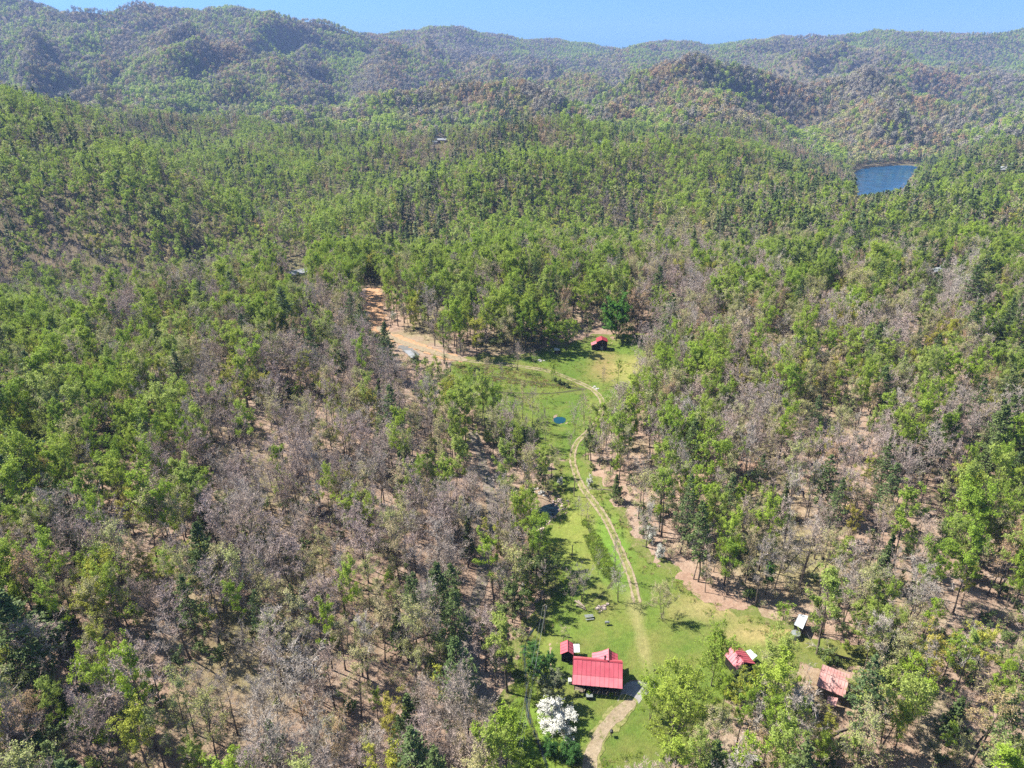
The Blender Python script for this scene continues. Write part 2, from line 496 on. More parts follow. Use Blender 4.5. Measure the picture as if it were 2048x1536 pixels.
def m_leaf(name, cols, trans=.3, spec=.2):
    """leaf colours picked per tree by its random number, with small variation from place to place in the crown"""
    t = NT(name)
    r = t.new('ShaderNodeValToRGB'); t.put(r.inputs[0], t.rnd())
    el = r.color_ramp.elements
    while len(el) < len(cols): el.new(.5)
    for i, c in enumerate(cols):
        el[i].position = i / max(1, len(cols) - 1); el[i].color = (*c, 1)
    k = t.rng(t.noise(1.1, detail=2), .3, .7, .72, 1.28)
    col = t.mix(1.0, r.outputs[0], k, 'MULTIPLY')
    d = t.new('ShaderNodeBsdfPrincipled'); t.put(d.inputs['Base Color'], col); d.inputs['Roughness'].default_value = .6; d.inputs['Specular IOR Level'].default_value = spec
    if trans > 0:
        tr = t.new('ShaderNodeBsdfTranslucent'); t.put(tr.inputs[0], t.mix(.35, col, (.3, .4, .03)) if trans > .15 else col)
        mx = t.new('ShaderNodeMixShader'); mx.inputs[0].default_value = trans
        t.l.new(d.outputs[0], mx.inputs[1]); t.l.new(tr.outputs[0], mx.inputs[2]); t.l.new(mx.outputs[0], t.out.inputs[0])
    else: t.l.new(d.outputs[0], t.out.inputs[0])
    return t.m

ML = {}
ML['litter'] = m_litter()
def gw(px, py): return G(px, py)[:2]
tp = gw(1285, 1290); tq = gw(1268, 1210); rb = gw(1212, 735); rb2 = gw(1262, 742)
pk = gw(1140, 1060); q1 = gw(1430, 1215); q2 = gw(1560, 1262)
lf = gw(1065, 1480); wf = gw(1225, 1100)
ML['lawn'] = m_grass('lawn_grass', .55, [
    (tp[0], tp[1], (1.3, 7), (.32, .27, .13), .45), (tq[0], tq[1], (2.0, 5), (.32, .27, .13), .45),
    (pk[0], pk[1], (8, 16), (.24, .26, .06), .4), (q1[0], q1[1], (9, 4), (.36, .27, .14), .5), (q2[0], q2[1], (14, 3), (.36, .27, .13), .6),
    (lf[0], lf[1], (7, 8), (.15, .26, .03), .6), (wf[0], wf[1], (4, 14), (.12, .24, .03), .6)], True)
ML['meadow'] = m_grass('meadow_grass', .35, [(rb[0], rb[1], (6, 11), (.30, .19, .10), .55), (rb2[0], rb2[1], (7, 12), (.26, .24, .08), .7)])
ML['scrubgrass'] = m_grass('rough_grass', 1.0)
ML['track'] = m_dirt('pale_dirt', (.27, .21, .135), (.38, .31, .22), .25)
ML['verge'] = m_dirt('grassy_verge', (.24, .25, .09), (.30, .28, .12), .9)
ML['road'] = m_dirt('worn_road', (.20, .16, .125), (.30, .26, .22), .4)
ML['gravel'] = m_dirt('grey_gravel', (.27, .255, .25), (.37, .355, .35))
ML['clay'] = m_dirt('orange_clay', (.42, .22, .11), (.52, .34, .21))
ML['bank'] = m_dirt('pinkish_leaf_bank', (.30, .185, .13), (.38, .27, .20))
ML['greypad'] = m_dirt('dark_gravel_pad', (.16, .16, .16), (.22, .22, .21))
ML['ditch'] = m_dirt('damp_ditch', (.055, .06, .025), (.11, .12, .05), .2)
ML['lake'] = m_water('lake_water', (.004, .042, .10), .18, .5, .35)
ML['pond'] = m_water('pond_water', (.004, .038, .055), .06, .8, .1)
ML['pond_dark'] = m_water('dark_pond_water', (.004, .010, .016), .05, .8, .1)
ML['creek'] = m_water('creek_water', (.015, .022, .025), .1, 2.5, .5)

# ------------------------------------------------------------------ the ground
F = (np.arange((NR - 1) * (NS - 1)))
ri = F // (NS - 1); ci = F % (NS - 1)
a0 = ri * NS + ci
FQ = np.stack([a0, a0 + 1, a0 + NS + 1, a0 + NS], 1)
V = np.stack([GX.ravel(), GY.ravel(), GZ.ravel()], 1)
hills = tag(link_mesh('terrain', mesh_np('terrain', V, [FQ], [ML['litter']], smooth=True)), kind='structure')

def drape(name, field, bounds, res, off, mat, kind='structure'):
    """sheet lying on the ground wherever field(X,Y) < 0, its outline cut exactly along the field's zero line"""
    x0, x1, y0, y1 = bounds
    nx = int((x1 - x0) / res) + 2; ny = int((y1 - y0) / res) + 2
    xs = x0 + np.arange(nx) * res; ys = y0 + np.arange(ny) * res
    X, Y = np.meshgrid(xs, ys)
    Fv = field(X, Y)
    flat = Fv.ravel(); XX = X.ravel(); YY = Y.ravel()
    i = np.arange((ny - 1) * (nx - 1)); r = i // (nx - 1); c = i % (nx - 1)
    a = r * nx + c
    T = np.concatenate([np.stack([a, a + 1, a + nx + 1], 1), np.stack([a, a + nx + 1, a + nx], 1)])
    neg = flat[T] < 0
    k = neg.sum(1)
    keep = T[k == 3]
    P = list(zip(XX, YY)); extra = []; tri = []
    for t_ in T[(k > 0) & (k < 3)]:
        poly = []
        for u in range(3):
            A_, B_ = t_[u], t_[(u + 1) % 3]
            if flat[A_] < 0: poly.append((XX[A_], YY[A_]))
            if (flat[A_] < 0) != (flat[B_] < 0):
                w = flat[A_] / (flat[A_] - flat[B_])
                poly.append((XX[A_] + (XX[B_] - XX[A_]) * w, YY[A_] + (YY[B_] - YY[A_]) * w))
        n = len(P) + len(extra)
        extra += poly
        for u in range(1, len(poly) - 1): tri.append((n, n + u, n + u + 1))
    AP = np.array(P + extra)
    TT = np.concatenate([keep, np.array(tri, int).reshape(-1, 3)])
    used, inv = np.unique(TT, return_inverse=True)
    AP = AP[used]; TT = inv.reshape(-1, 3)
    Z = zat(AP[:, 0], AP[:, 1]) + off
    o = link_mesh(name, mesh_np(name, np.c_[AP, Z], [TT], [mat], smooth=True))
    return tag(o, kind=kind)
def bnd(P, m=3):
    P = np.asarray(P); return (P[:, 0].min() - m, P[:, 0].max() + m, P[:, 1].min() - m, P[:, 1].max() + m)
def area(name, pix, mat, off=.06, res=.9, wob=1.9, ws=.3, it=2, holes=(), kind='structure'):
    P = smooth_closed(Gpoly(pix), it)
    def f(X, Y):
        d = sdf(X, Y, P) + fbm(X * ws, Y * ws, 3, 60) * wob
        for h in holes: d = np.maximum(d, -sdf(X, Y, h))
        return d
    drape(name, f, bnd(P), res, off, mat, kind)
    return P
def strip(name, pix, w, mat, off=.10, res=.6, wob=.35, kind='structure', world=False):
    P = smooth_open(pix if world else Gpoly(pix), 3)
    drape(name, lambda X, Y: seg_dist(X, Y, P, False) - w * (1 + wob * fbm(X * .3, Y * .3, 2, 77)), bnd(P, 4), res, off, mat, kind)
    return P

LAWN = [(1015, 1560), (1005, 1450), (1030, 1380), (1050, 1300), (1075, 1250), (1105, 1210), (1120, 1150), (1082, 1100), (1090, 1060), (1120, 1025), (1128, 1000), (1100, 975), (1120, 950), (1130, 920), (1160, 915), (1185, 960), (1225, 1010), (1262, 1080), (1290, 1130), (1340, 1135), (1372, 1160), (1385, 1195), (1450, 1215), (1500, 1235), (1580, 1262), (1640, 1300), (1560, 1350), (1480, 1380), (1400, 1430), (1330, 1560)]
MEAD = [(1160, 915), (1128, 920), (1105, 900), (1040, 890), (990, 850), (930, 790), (900, 750), (920, 725), (960, 715), (1060, 715), (1100, 700), (1150, 690), (1180, 678), (1240, 678), (1290, 672), (1305, 710), (1285, 760), (1240, 800), (1215, 850), (1190, 880)]
ML['fringe'] = m_dirt('grassy_litter', (.22, .18, .09), (.25, .23, .11), 1.3)
def fringe(name, pix, w):
    P = smooth_closed(Gpoly(pix), 2)
    drape(name, lambda X, Y: sdf(X, Y, P) - w + fbm(X * .22, Y * .22, 4, 90) * 4, bnd(P, 9), 1.1, .03, ML['fringe'])
fringe('lawn_fringe', LAWN, 2.5); fringe('meadow_fringe', MEAD, 3)
lawn_w = area('lawn', LAWN, ML['lawn'], holes=[P2W])
mead_w = area('meadow', MEAD, ML['meadow'], holes=[P1W])
area('grass_field', [(1560, 1262), (1640, 1275), (1720, 1290), (1800, 1300), (1870, 1320), (1800, 1345), (1700, 1335), (1620, 1330)], ML['scrubgrass'])
area('grass_clearing', [(0, 900), (0, 850), (30, 825), (90, 815), (150, 860), (180, 900), (160, 925), (60, 910)], ML['scrubgrass'])
area('grass_strip', [(905, 720), (960, 712), (1060, 722), (1110, 740), (1180, 778), (1120, 772), (1000, 758), (930, 748)], ML['scrubgrass'], off=.09)
area('leaf_bank', [(1352, 1150), (1375, 1140), (1420, 1170), (1500, 1205), (1480, 1225), (1430, 1212), (1385, 1196)], ML['bank'], off=.09)
area('leaf_slope', [(1360, 950), (1385, 905), (1440, 880), (1500, 890), (1540, 960), (1480, 980), (1400, 975)], ML['bank'], off=.05)
area('dirt_clearing', [(728, 592), (735, 576), (756, 572), (765, 590), (768, 630), (778, 660), (770, 680), (745, 660), (738, 630), (725, 615)], ML['clay'], off=.1)
area('clay_bank', [(770, 668), (790, 668), (850, 690), (885, 705), (930, 716), (930, 724), (890, 720), (840, 702), (790, 690)], ML['clay'], off=.12)
area('gravel_pad', [(798, 690), (812, 690), (838, 710), (832, 718), (804, 708)], ML['greypad'], off=.14)
area('gravel_apron', [(1244, 1372), (1262, 1361), (1290, 1362), (1320, 1366), (1300, 1385), (1275, 1410), (1258, 1424), (1240, 1418), (1236, 1398)], ML['gravel'], off=.12, wob=.5)
area('gravel_clearing', [(50, 945), (70, 925), (100, 928), (112, 950), (90, 972), (60, 968)], ML['gravel'], off=.09)
area('dirt_yard', [(1835, 1380), (1870, 1370), (1890, 1400), (1890, 1480), (1870, 1536), (1830, 1500), (1835, 1430)], ML['track'], off=.07)
area('forest_clearing', [(330, 348), (380, 372), (430, 398), (480, 425), (540, 465), (550, 485), (520, 475), (450, 430), (390, 395)], ML['scrubgrass'], off=.2, res=4, wob=5, ws=.05)
# tracks: verge first, then two wheel ruts
DRIVE = [(1262, 1408), (1240, 1425), (1215, 1448), (1195, 1478), (1182, 1510), (1175, 1560)]
TRACK = [(1274, 1205), (1270, 1188), (1262, 1150), (1245, 1112), (1228, 1072), (1208, 1032), (1188, 1005), (1165, 978), (1150, 945), (1143, 915), (1152, 885), (1172, 868), (1195, 845), (1207, 810), (1200, 792), (1180, 775), (1150, 762), (1115, 748), (1085, 740), (1050, 735), (1000, 728), (950, 724), (915, 719)]
def ruts(name, pix, half, w, mat_v, mat_r):
    P = smooth_open(Gpoly(pix), 3)
    d = np.gradient(P, axis=0); d /= np.hypot(d[:, 0], d[:, 1])[:, None] + 1e-9
    nrm = np.c_[-d[:, 1], d[:, 0]]
    drape(name + '_verge', lambda X, Y: seg_dist(X, Y, P, False) - half - w * .6 - fbm(X * .3, Y * .3, 3, 5) * .5, bnd(P, 4), .7, .10, mat_v)
    A_, B_ = P + nrm * half, P - nrm * half
    drape(name, lambda X, Y: np.minimum(seg_dist(X, Y, A_, False), seg_dist(X, Y, B_, False)) - w * (1 + .55 * fbm(X * .35, Y * .35, 3, 15)), bnd(P, 4), .4, .16, mat_r)
    return P
strip('driveway_verge', DRIVE, 2.0, ML['verge'], off=.13, res=.5, wob=.5)
drive_w = strip('driveway', DRIVE, 1.25, ML['track'], off=.16, res=.45, wob=.25)
track_w = ruts('dirt_track', TRACK, .75, .27, ML['verge'], ML['track'])
strip('clay_road', [(760, 655), (775, 672), (800, 684), (845, 698), (890, 712), (925, 720)], 1.8, ML['track'], off=.2)
GROAD = [(945, 868), (962, 905), (972, 960), (985, 1010), (985, 1060), (970, 1110), (965, 1160), (955, 1195), (938, 1225), (928, 1260), (935, 1310), (960, 1380), (985, 1450), (1005, 1540)]
groad_w = strip('gravel_road', GROAD, 1.5, ML['road'], off=.11, res=.6)
strip('forest_track', [(330, 1120), (400, 1165), (470, 1190), (540, 1200), (620, 1180)], 1.4, ML['bank'], off=.07)
strip('side_track', [(110, 905), (150, 905), (200, 925), (250, 955)], 1.3, ML['track'], off=.1)
strip('meadow_ditch', [(985, 783), (1040, 787), (1090, 788), (1130, 784), (1172, 778)], .45, ML['ditch'], off=.1, wob=.5)
strip('creek_ditch', [(930, 744), (960, 752), (1000, 756), (1040, 762), (1090, 768), (1130, 774), (1165, 778)], .8, ML['ditch'], off=.13, wob=.6)
strip('lawn_ditch', [(1172, 1040), (1180, 1060), (1190, 1090), (1205, 1125), (1228, 1160), (1215, 1180), (1190, 1200), (1165, 1212)], .26, ML['ditch'], off=.1, wob=1.6)
creek_w = strip('creek', [(1085, 1240), (1065, 1260), (1048, 1290), (1050, 1340), (1054, 1370), (1052, 1420), (1070, 1470), (1088, 1510), (1098, 1560)], .2, ML['creek'], off=.17, res=.35, wob=.5)
strip('creek_bank', [(1048, 1300), (1050, 1340), (1054, 1370), (1053, 1420), (1070, 1470), (1088, 1510)], .5, ML['ditch'], off=.12, res=.5, wob=.5)
def water(name, PW, z, mat):
    n = len(PW)
    me = bpy.data.meshes.new(name)
    me.from_pydata([(p[0], p[1], z) for p in PW], [], [tuple(range(n))])
    me.materials.append(mat)
    return tag(link_mesh(name, me), kind='structure')
def grow(PW, d):
    c = PW.mean(0); v = PW - c; L = np.hypot(v[:, 0], v[:, 1])[:, None]
    return c + v * (L + d) / L
water('round_pond', grow(P1W, .25), P1Z, ML['pond'])
water('long_pond', grow(P2W, .25), P2Z, ML['pond_dark'])
water('lake', grow(LAKEW, 4), LAKE_Z, ML['lake'])
# ------------------------------------------------------------------ trees
BARK = simple('bark', (.085, .068, .055), (.15, .125, .105), 1.5, .95, .05)
BARKP = simple('pale_bark', (.42, .39, .35), (.62, .59, .55), 1.2, .9, .05)
def twig_mat(name, cols): return m_leaf(name, cols, 0.0, .03)
TW = {
 'bare': twig_mat('bare_twigs', [(.36, .30, .265), (.42, .33, .30), (.30, .255, .225), (.42, .375, .33), (.39, .30, .25), (.33, .30, .26)]),
 'dark': twig_mat('dark_twigs', [(.10, .085, .07), (.14, .12, .10)]),
 'far': twig_mat('far_bare_crowns', [(.22, .20, .16), (.27, .235, .18), (.19, .185, .15), (.25, .24, .185)]),
 'pale': twig_mat('pale_twigs', [(.50, .46, .41), (.42, .39, .34)]),
}
LV = {
 'green': m_leaf('spring_green_leaves', [(.245, .355, .036), (.305, .385, .055), (.195, .30, .038), (.27, .38, .042), (.31, .375, .09), (.23, .315, .062)], .42),
 'yellow': m_leaf('yellow_green_leaves', [(.33, .33, .04), (.28, .32, .045), (.36, .31, .06)], .3),
 'bud': m_leaf('budding_leaves', [(.30, .31, .10), (.35, .32, .15), (.27, .31, .10), (.37, .30, .18), (.26, .30, .09)], .25),
 'pine': m_leaf('pine_needles', [(.075, .120, .036), (.10, .145, .042), (.08, .125, .045), (.12, .16, .045)], .15),
 'olive': m_leaf('dark_evergreen_leaves', [(.08, .115, .032), (.10, .14, .038), (.065, .10, .032)], .12),
 'vivid': m_leaf('vivid_maple_leaves', [(.06, .17, .018), (.075, .19, .02)], .3),
 'white': m_leaf('white_blossom', [(.62, .62, .56), (.58, .58, .53)], .15),
 'shrub': m_leaf('dense_shrub_leaves', [(.035, .10, .018), (.045, .12, .022)], .15),
 'tan': m_leaf('tan_buds', [(.30, .22, .12), (.33, .20, .12), (.27, .23, .10)], .2),
}

def segs_mesh(P0, P1, R0, R1, k):
    """tapered prisms for many branch segments at once"""
    P0 = np.asarray(P0, float); P1 = np.asarray(P1, float); R0 = np.asarray(R0, float); R1 = np.asarray(R1, float)
    d = P1 - P0; d /= np.linalg.norm(d, axis=1)[:, None] + 1e-9
    up = np.where(np.abs(d[:, 2:3]) < .9, np.array([[0, 0, 1.]]), np.array([[1., 0, 0]]))
    a = np.cross(d, up); a /= np.linalg.norm(a, axis=1)[:, None] + 1e-9
    b = np.cross(d, a)
    t = np.arange(k) * 2 * math.pi / k
    ring = a[:, None] * np.cos(t)[None, :, None] + b[:, None] * np.sin(t)[None, :, None]
    V0 = P0[:, None] + ring * R0[:, None, None]; V1 = P1[:, None] + ring * R1[:, None, None]
    V = np.concatenate([V0, V1], 1).reshape(-1, 3)
    base = (np.arange(len(P0)) * 2 * k)[:, None]
    j = np.arange(k); jj = (j + 1) % k
    F = np.stack([base + j, base + jj, base + k + jj, base + k + j], 2).reshape(-1, 4)
    return V, F
def blades(P0, P1, w, rs):
    """one thin triangle per twig"""
    P0 = np.asarray(P0); P1 = np.asarray(P1); n = len(P0)
    d = P1 - P0
    r = rs.normal(size=(n, 3)); s = np.cross(d, r); s /= np.linalg.norm(s, axis=1)[:, None] + 1e-9
    V = np.stack([P0 - s * w / 2, P0 + s * w / 2, P1], 1).reshape(-1, 3)
    return V, np.arange(3 * n).reshape(-1, 3)
def cards(P, size, rs, up=.5, aspect=1.0, dirs=None, N=None):
    """one small four-sided leaf spray per point"""
    P = np.asarray(P); n = len(P)
    nrm = rs.normal(size=(n, 3)); nrm[:, 2] = np.abs(nrm[:, 2]) + up; nrm /= np.linalg.norm(nrm, axis=1)[:, None]
    if N is not None:
        nrm = np.asarray(N) + rs.normal(0, .38, (n, 3)); nrm /= np.linalg.norm(nrm, axis=1)[:, None] + 1e-9
    a = rs.normal(size=(n, 3)) if dirs is None else np.asarray(dirs)
    a = a - nrm * (a * nrm).sum(1)[:, None]; a /= np.linalg.norm(a, axis=1)[:, None] + 1e-9
    b = np.cross(nrm, a)
    s = size * rs.uniform(.6, 1.35, n)[:, None]
    q = rs.uniform(.7, 1.2, (n, 1))
    V = np.stack([P - a * s * aspect, P - b * s * q * .55, P + a * s * aspect, P + b * s * .6], 1).reshape(-1, 3)
    return V, np.arange(4 * n).reshape(-1, 4)

class Form:
    """wood and crown arrays of one tree shape"""
    def __init__(s): s.wv = []; s.wf = []; s.cv = []; s.cf = []; s.cm = []; s.nw = 0; s.nc = 0
    def wood(s, VF):
        V, F = VF; s.wv.append(V); s.wf.append(F + s.nw); s.nw += len(V)
    def crown(s, VF, m=0):
        V, F = VF; s.cv.append(V); s.cf.append(F + s.nc); s.nc += len(V); s.cm.append(np.full(len(F), m))
    def meshes(s, name, bark, mats):
        tr = mesh_np(name + '_trunk', np.concatenate(s.wv), s.wf, [bark])
        cr = mesh_np(name + '_crown', np.concatenate(s.cv), s.cf, mats, np.concatenate(s.cm))
        return tr, cr
    def joined(s, name, bark, mats):
        V = np.concatenate(s.wv + s.cv)
        F = list(s.wf) + [f + s.nw for f in s.cf]
        mi = np.concatenate([np.zeros(sum(len(f) for f in s.wf), int), np.concatenate(s.cm) + 1])
        return mesh_np(name, V, F, [bark] + list(mats), mi)

def broad(seed, H=19, cb=.42, cr=3.6, limbs=13, subs=6, twigs=8, leaf=0, lsize=.3, twig_w=.045, thick=1.0, stems=1, shape='oval', twiglets=2, ang=(28, 68), droop=0, leafm=1, lspread=.35, wob=1.0, lod=0):
    """deciduous tree: trunk with forking limbs, side branches, twigs and leaf sprays"""
    rs = np.random.RandomState(seed)
    f = Form()
    S0, S1, Q0, Q1 = [], [], [], []           # thick segments
    s0, s1, q0, q1 = [], [], [], []           # branch segments
    t0, t1 = [], []                           # twigs
    for st in range(stems):
        lean = rs.normal(0, .035, 2) if stems == 1 else np.array([math.cos(st * 2.4), math.sin(st * 2.4)]) * rs.uniform(.08, .2)
        top = H * (1 if st == 0 else rs.uniform(.8, .97))
        nseg = 7
        P = [np.array([0., 0., -.6])]
        for i in range(1, nseg + 1):
            z = top * .93 * i / nseg
            P.append(np.array([lean[0] * z, lean[1] * z, z]) + np.r_[rs.normal(0, .012 * H * wob, 2) * (i / nseg), 0])
        r0 = H * .0125 * thick * (1 if stems == 1 else .75)
        def rad(t): return r0 * (1 - t * .88) * (1.35 if t == 0 else 1)
        for i in range(nseg):
            S0.append(P[i]); S1.append(P[i + 1]); Q0.append(rad(i / nseg)); Q1.append(rad((i + 1) / nseg))
        PA = np.array(P)
        def at(t):
            u = min(max(t, 0), .999) * nseg; i = int(u)
            return PA[i] + (PA[i + 1] - PA[i]) * (u - i)
        nl = limbs if stems == 1 else max(5, int(limbs * 1.4 / stems))
        az = rs.uniform(0, 6.28)
        for li in range(nl):
            t = cb + (1 - cb) * ((li + rs.uniform(0, .8)) / nl) ** .85
            t = min(t, .97)
            az += 2.4 + rs.normal(0, .35)
            rel = (t - cb) / (1 - cb)
            if shape == 'oval': prof = math.sin(math.pi * min(1, .22 + rel * .72)) ** .8
            elif shape == 'cone': prof = (1 - rel) * .9 + .12
            elif shape == 'vase': prof = .75 + .35 * rel if rel < .6 else .96 * (1.25 - rel * .8)
            else: prof = math.sqrt(max(.08, 1 - (rel - .35) ** 2 / .6))
            L = cr * prof * rs.uniform(.75, 1.25) * 1.15
            el = R(ang[0] + (ang[1] - ang[0]) * rel + rs.normal(0, 8))
            if rel > .85: L = min(L, H * .12)
            d = np.array([math.cos(az) * math.cos(el), math.sin(az) * math.cos(el), math.sin(el)])
            p = at(t); br = max(.03, rad(t) * .62)
            LP = [p]
            nb = 4
            for i in range(nb):
                d = d + rs.normal(0, .16 * wob, 3) + np.array([0, 0, .07 - droop]); d /= np.linalg.norm(d)
                LP.append(LP[-1] + d * L / nb / max(.35, math.cos(el)) * .8)
            for i in range(nb):
                ra, rb_ = br * (1 - i / nb * .8), br * (1 - (i + 1) / nb * .8)
                (S0 if i < 2 else s0).append(LP[i]); (S1 if i < 2 else s1).append(LP[i + 1])
                (Q0 if i < 2 else q0).append(ra); (Q1 if i < 2 else q1).append(rb_)
            for sb in range(subs):
                u = rs.uniform(.25, 1.0) if sb else 1.0
                i = min(nb - 1, int(u * nb)); pp = LP[i] + (LP[i + 1] - LP[i]) * (u * nb - i if u < 1 else 1)
                dd = LP[i + 1] - LP[i]; dd = dd / np.linalg.norm(dd) + rs.normal(0, .62, 3) + np.array([0, 0, .25 - droop]); dd /= np.linalg.norm(dd)
                sl = L * rs.uniform(.28, .5)
                m_ = pp + dd * sl * .55; d2 = dd + rs.normal(0, .3, 3); d2 /= np.linalg.norm(d2); e = m_ + d2 * sl * .5
                rr = max(.028, br * .36 * (1.1 - u * .5))
                s0 += [pp, m_]; s1 += [m_, e]; q0 += [rr, rr * .7]; q1 += [rr * .7, rr * .35]
                for tw in range(twigs):
                    v = rs.uniform(.15, 1)
                    w = pp + (m_ - pp) * v * 2 if v < .5 else m_ + (e - m_) * (v * 2 - 1)
                    d3 = dd + rs.normal(0, .75, 3) + np.array([0, 0, .3 - droop]); d3 /= np.linalg.norm(d3)
                    tl = rs.uniform(.35, .95) * (cr / 3.6) ** .5
                    t0.append(w); t1.append(w + d3 * tl)
                    for q in range(twiglets):
                        vv = rs.uniform(.3, .9); d4 = d3 + rs.normal(0, .6, 3); d4 /= np.linalg.norm(d4)
                        t0.append(w + d3 * tl * vv); t1.append(w + d3 * tl * vv + d4 * tl * .6)
    f.wood(segs_mesh(S0, S1, Q0, Q1, 6 if lod == 0 else 3))
    f.crown(segs_mesh(s0, s1, q0, q1, 3), 0)
    t0 = np.array(t0); t1 = np.array(t1)
    f.crown(blades(t0, t1, twig_w, rs), 0)
    if leaf > 0:
        n = int(len(t1) * leaf)
        i = rs.randint(0, len(t1), n)
        P = t0[i] + (t1[i] - t0[i]) * rs.uniform(.4, 1.1, (n, 1)) + rs.normal(0, lspread, (n, 3)) * .5
        ctr = np.array([0, 0, H * (cb + (1 - cb) * .45)])
        N = (P - ctr) / np.array([cr, cr, H * (1 - cb) * .5]); N[:, 2] += .35; N /= np.linalg.norm(N, axis=1)[:, None] + 1e-9
        f.crown(cards(P, lsize, rs, N=N if lod else N + rs.normal(0, .45, N.shape)), leafm)
    return f

def conifer(seed, H=22, cb=.28, cr=3.8, step=.85, per=5, spr=22, size=.27, w=.11, lod=0, narrow=False, gaps=.18):
    """pine: straight trunk, whorls of level branches, each fringed with needle sprays"""
    rs = np.random.RandomState(seed)
    f = Form()
    P = [np.array([rs.normal(0, .1), rs.normal(0, .1), z]) for z in np.linspace(-.6, H, 7)]
    r0 = H * .0125
    f.wood(segs_mesh(P[:-1], P[1:], [r0 * (1 - i / 6.2) for i in range(6)], [r0 * (1 - (i + 1) / 6.2) for i in range(6)], 6 if lod == 0 else 3))
    s0, s1, q0, q1, pts, dr = [], [], [], [], [], []
    z = H * cb; az = 0
    if lod == 0:
        for i in range(7):      # dead stubs under the crown
            a = rs.uniform(0, 6.28); zz = rs.uniform(.15, cb) * H; L = rs.uniform(.6, 1.8)
            s0.append([0, 0, zz]); s1.append([math.cos(a) * L, math.sin(a) * L, zz + .1]); q0.append(.03); q1.append(.01)
    while z < H * .985:
        rel = (z - H * cb) / (H * (1 - cb))
        prof = (min(1, .55 + rel * 2.2) if rel < .25 else (1 - ((rel - .25) / .75) ** 1.25 * .93)) if not narrow else (1 - rel * .92)
        for b in range(per):
            if rs.rand() < gaps and rel < .9: continue
            az += 6.283 / per + rs.normal(0, .25)
            L = cr * prof * rs.uniform(.6, 1.2)
            el = R(rs.normal(2 + 32 * rel ** 2, 7))
            d = np.array([math.cos(az) * math.cos(el), math.sin(az) * math.cos(el), math.sin(el)])
            side = np.array([-math.sin(az), math.cos(az), 0])
            p0 = np.array([0, 0, z + rs.normal(0, .15)]); p1 = p0 + d * L * .6; p2 = p0 + d * L + np.array([0, 0, .05 * L])
            s0 += [p0, p1]; s1 += [p1, p2]; q0 += [.05 + .01 * L, .03]; q1 += [.03, .012]
            n = max(3, int(spr * (L / cr + .25)))
            u = rs.uniform(.22, 1.05, n) ** .8
            wd = (.26 * L + .25) * (1.15 - u * .75)
            o = rs.uniform(-1, 1, n) * wd
            q = p0 + d * L * u[:, None] + side * o[:, None] + rs.normal(0, .09, (n, 3)) * [1, 1, 1.2]
            q[:, 2] += .04 * L * u
            pts.append(q); dr.append(d[None] + side[None] * np.sign(o)[:, None] * .9 + rs.normal(0, .25, (n, 3)))
        z += step * rs.uniform(.75, 1.25) * (1 - rel * .35)
        az += .6
    f.crown(segs_mesh(s0, s1, q0, q1, 3), 0)
    pts = np.concatenate(pts); dr = np.concatenate(dr)
    f.crown(cards(pts, size, rs, .9, 1.0, dr), 1)
    if lod == 0:
        f.crown(cards(pts + rs.normal(0, .12, pts.shape), size * .7, rs, .2, 1.0, dr + [0, 0, .5]), 1)
    return f

def puff(seed, H=18, r=3.6, n=60, size=1.2, cb=.35, cone=False, trunk=True, shell=.55):
    """light tree form for far away: leaf clumps over a rounded or pointed crown"""
    rs = np.random.RandomState(seed)
    f = Form()
    f.wood(segs_mesh([[0, 0, -1.]], [[0, 0, H * .8]], [H * .012], [H * .006], 3))
    u = rs.uniform(0, 1, n); a = rs.uniform(0, 6.283, n)
    if cone:
        z = u ** 1.2; rr = (1 - z) * r * rs.uniform(.55, 1.05, n) + .1
        P = np.c_[np.cos(a) * rr, np.sin(a) * rr, H * cb + z * H * (1 - cb)]
    else:
        th = np.arccos(1 - 1.75 * u); k = rs.uniform(shell, 1.05, n)
        lob = 1 + .18 * np.sin(a * 3 + seed) + .12 * np.sin(a * 5 + seed * 2)
        hz = H * (1 - cb) / 2
        P = np.c_[np.sin(th) * np.cos(a) * r * k * lob, np.sin(th) * np.sin(a) * r * k * lob, H * cb + hz + np.cos(th) * hz * k]
    N = (P - np.array([0, 0, H * (cb + (1 - cb) * .4)])) / np.array([r, r, H * (1 - cb) * .5]); N[:, 2] += .3; N /= np.linalg.norm(N, axis=1)[:, None] + 1e-9
    f.crown(cards(P, size, rs, N=N), 1)
    return f

# kind -> (label words, bark, crown materials, near forms, mid forms, far forms)
def mk(fn, seeds, **k):
    out = []
    for i, s_ in enumerate(seeds):
        kk = dict(k)
        if fn is not puff:
            kk['H'] = k['H'] * (1 + .1 * math.sin(s_ * 3.1)); kk['cr'] = k['cr'] * (1 + .16 * math.sin(s_ * 5.7))
        out.append(fn(s_, **kk))
    return out
KINDS = {}
def kind(name, mats, near, mid, far, bark=BARK): KINDS[name] = dict(mats=mats, near=near, mid=mid, far=far, bark=bark)
kind('bare_tree', [TW['bare']],
     mk(broad, [1, 2, 3], H=18.5, cr=4.0, cb=.40, limbs=14, subs=7, twigs=8, twiglets=3, twig_w=.065) + mk(broad, [4, 5, 6], H=20, cr=3.3, cb=.55, limbs=10, subs=6, twigs=8, twiglets=3, twig_w=.07) + mk(broad, [7, 8, 9], H=17, cr=5.0, cb=.30, limbs=16, subs=7, twigs=8, twiglets=3, stems=2, shape='vase', twig_w=.07),
     mk(broad, [11, 12, 13], H=17, cr=4, cb=.35, limbs=9, subs=4, twigs=6, twiglets=1, twig_w=.17, lod=1),
     mk(puff, [14, 15], H=15, r=4.8, n=140, size=.9, cb=.3))
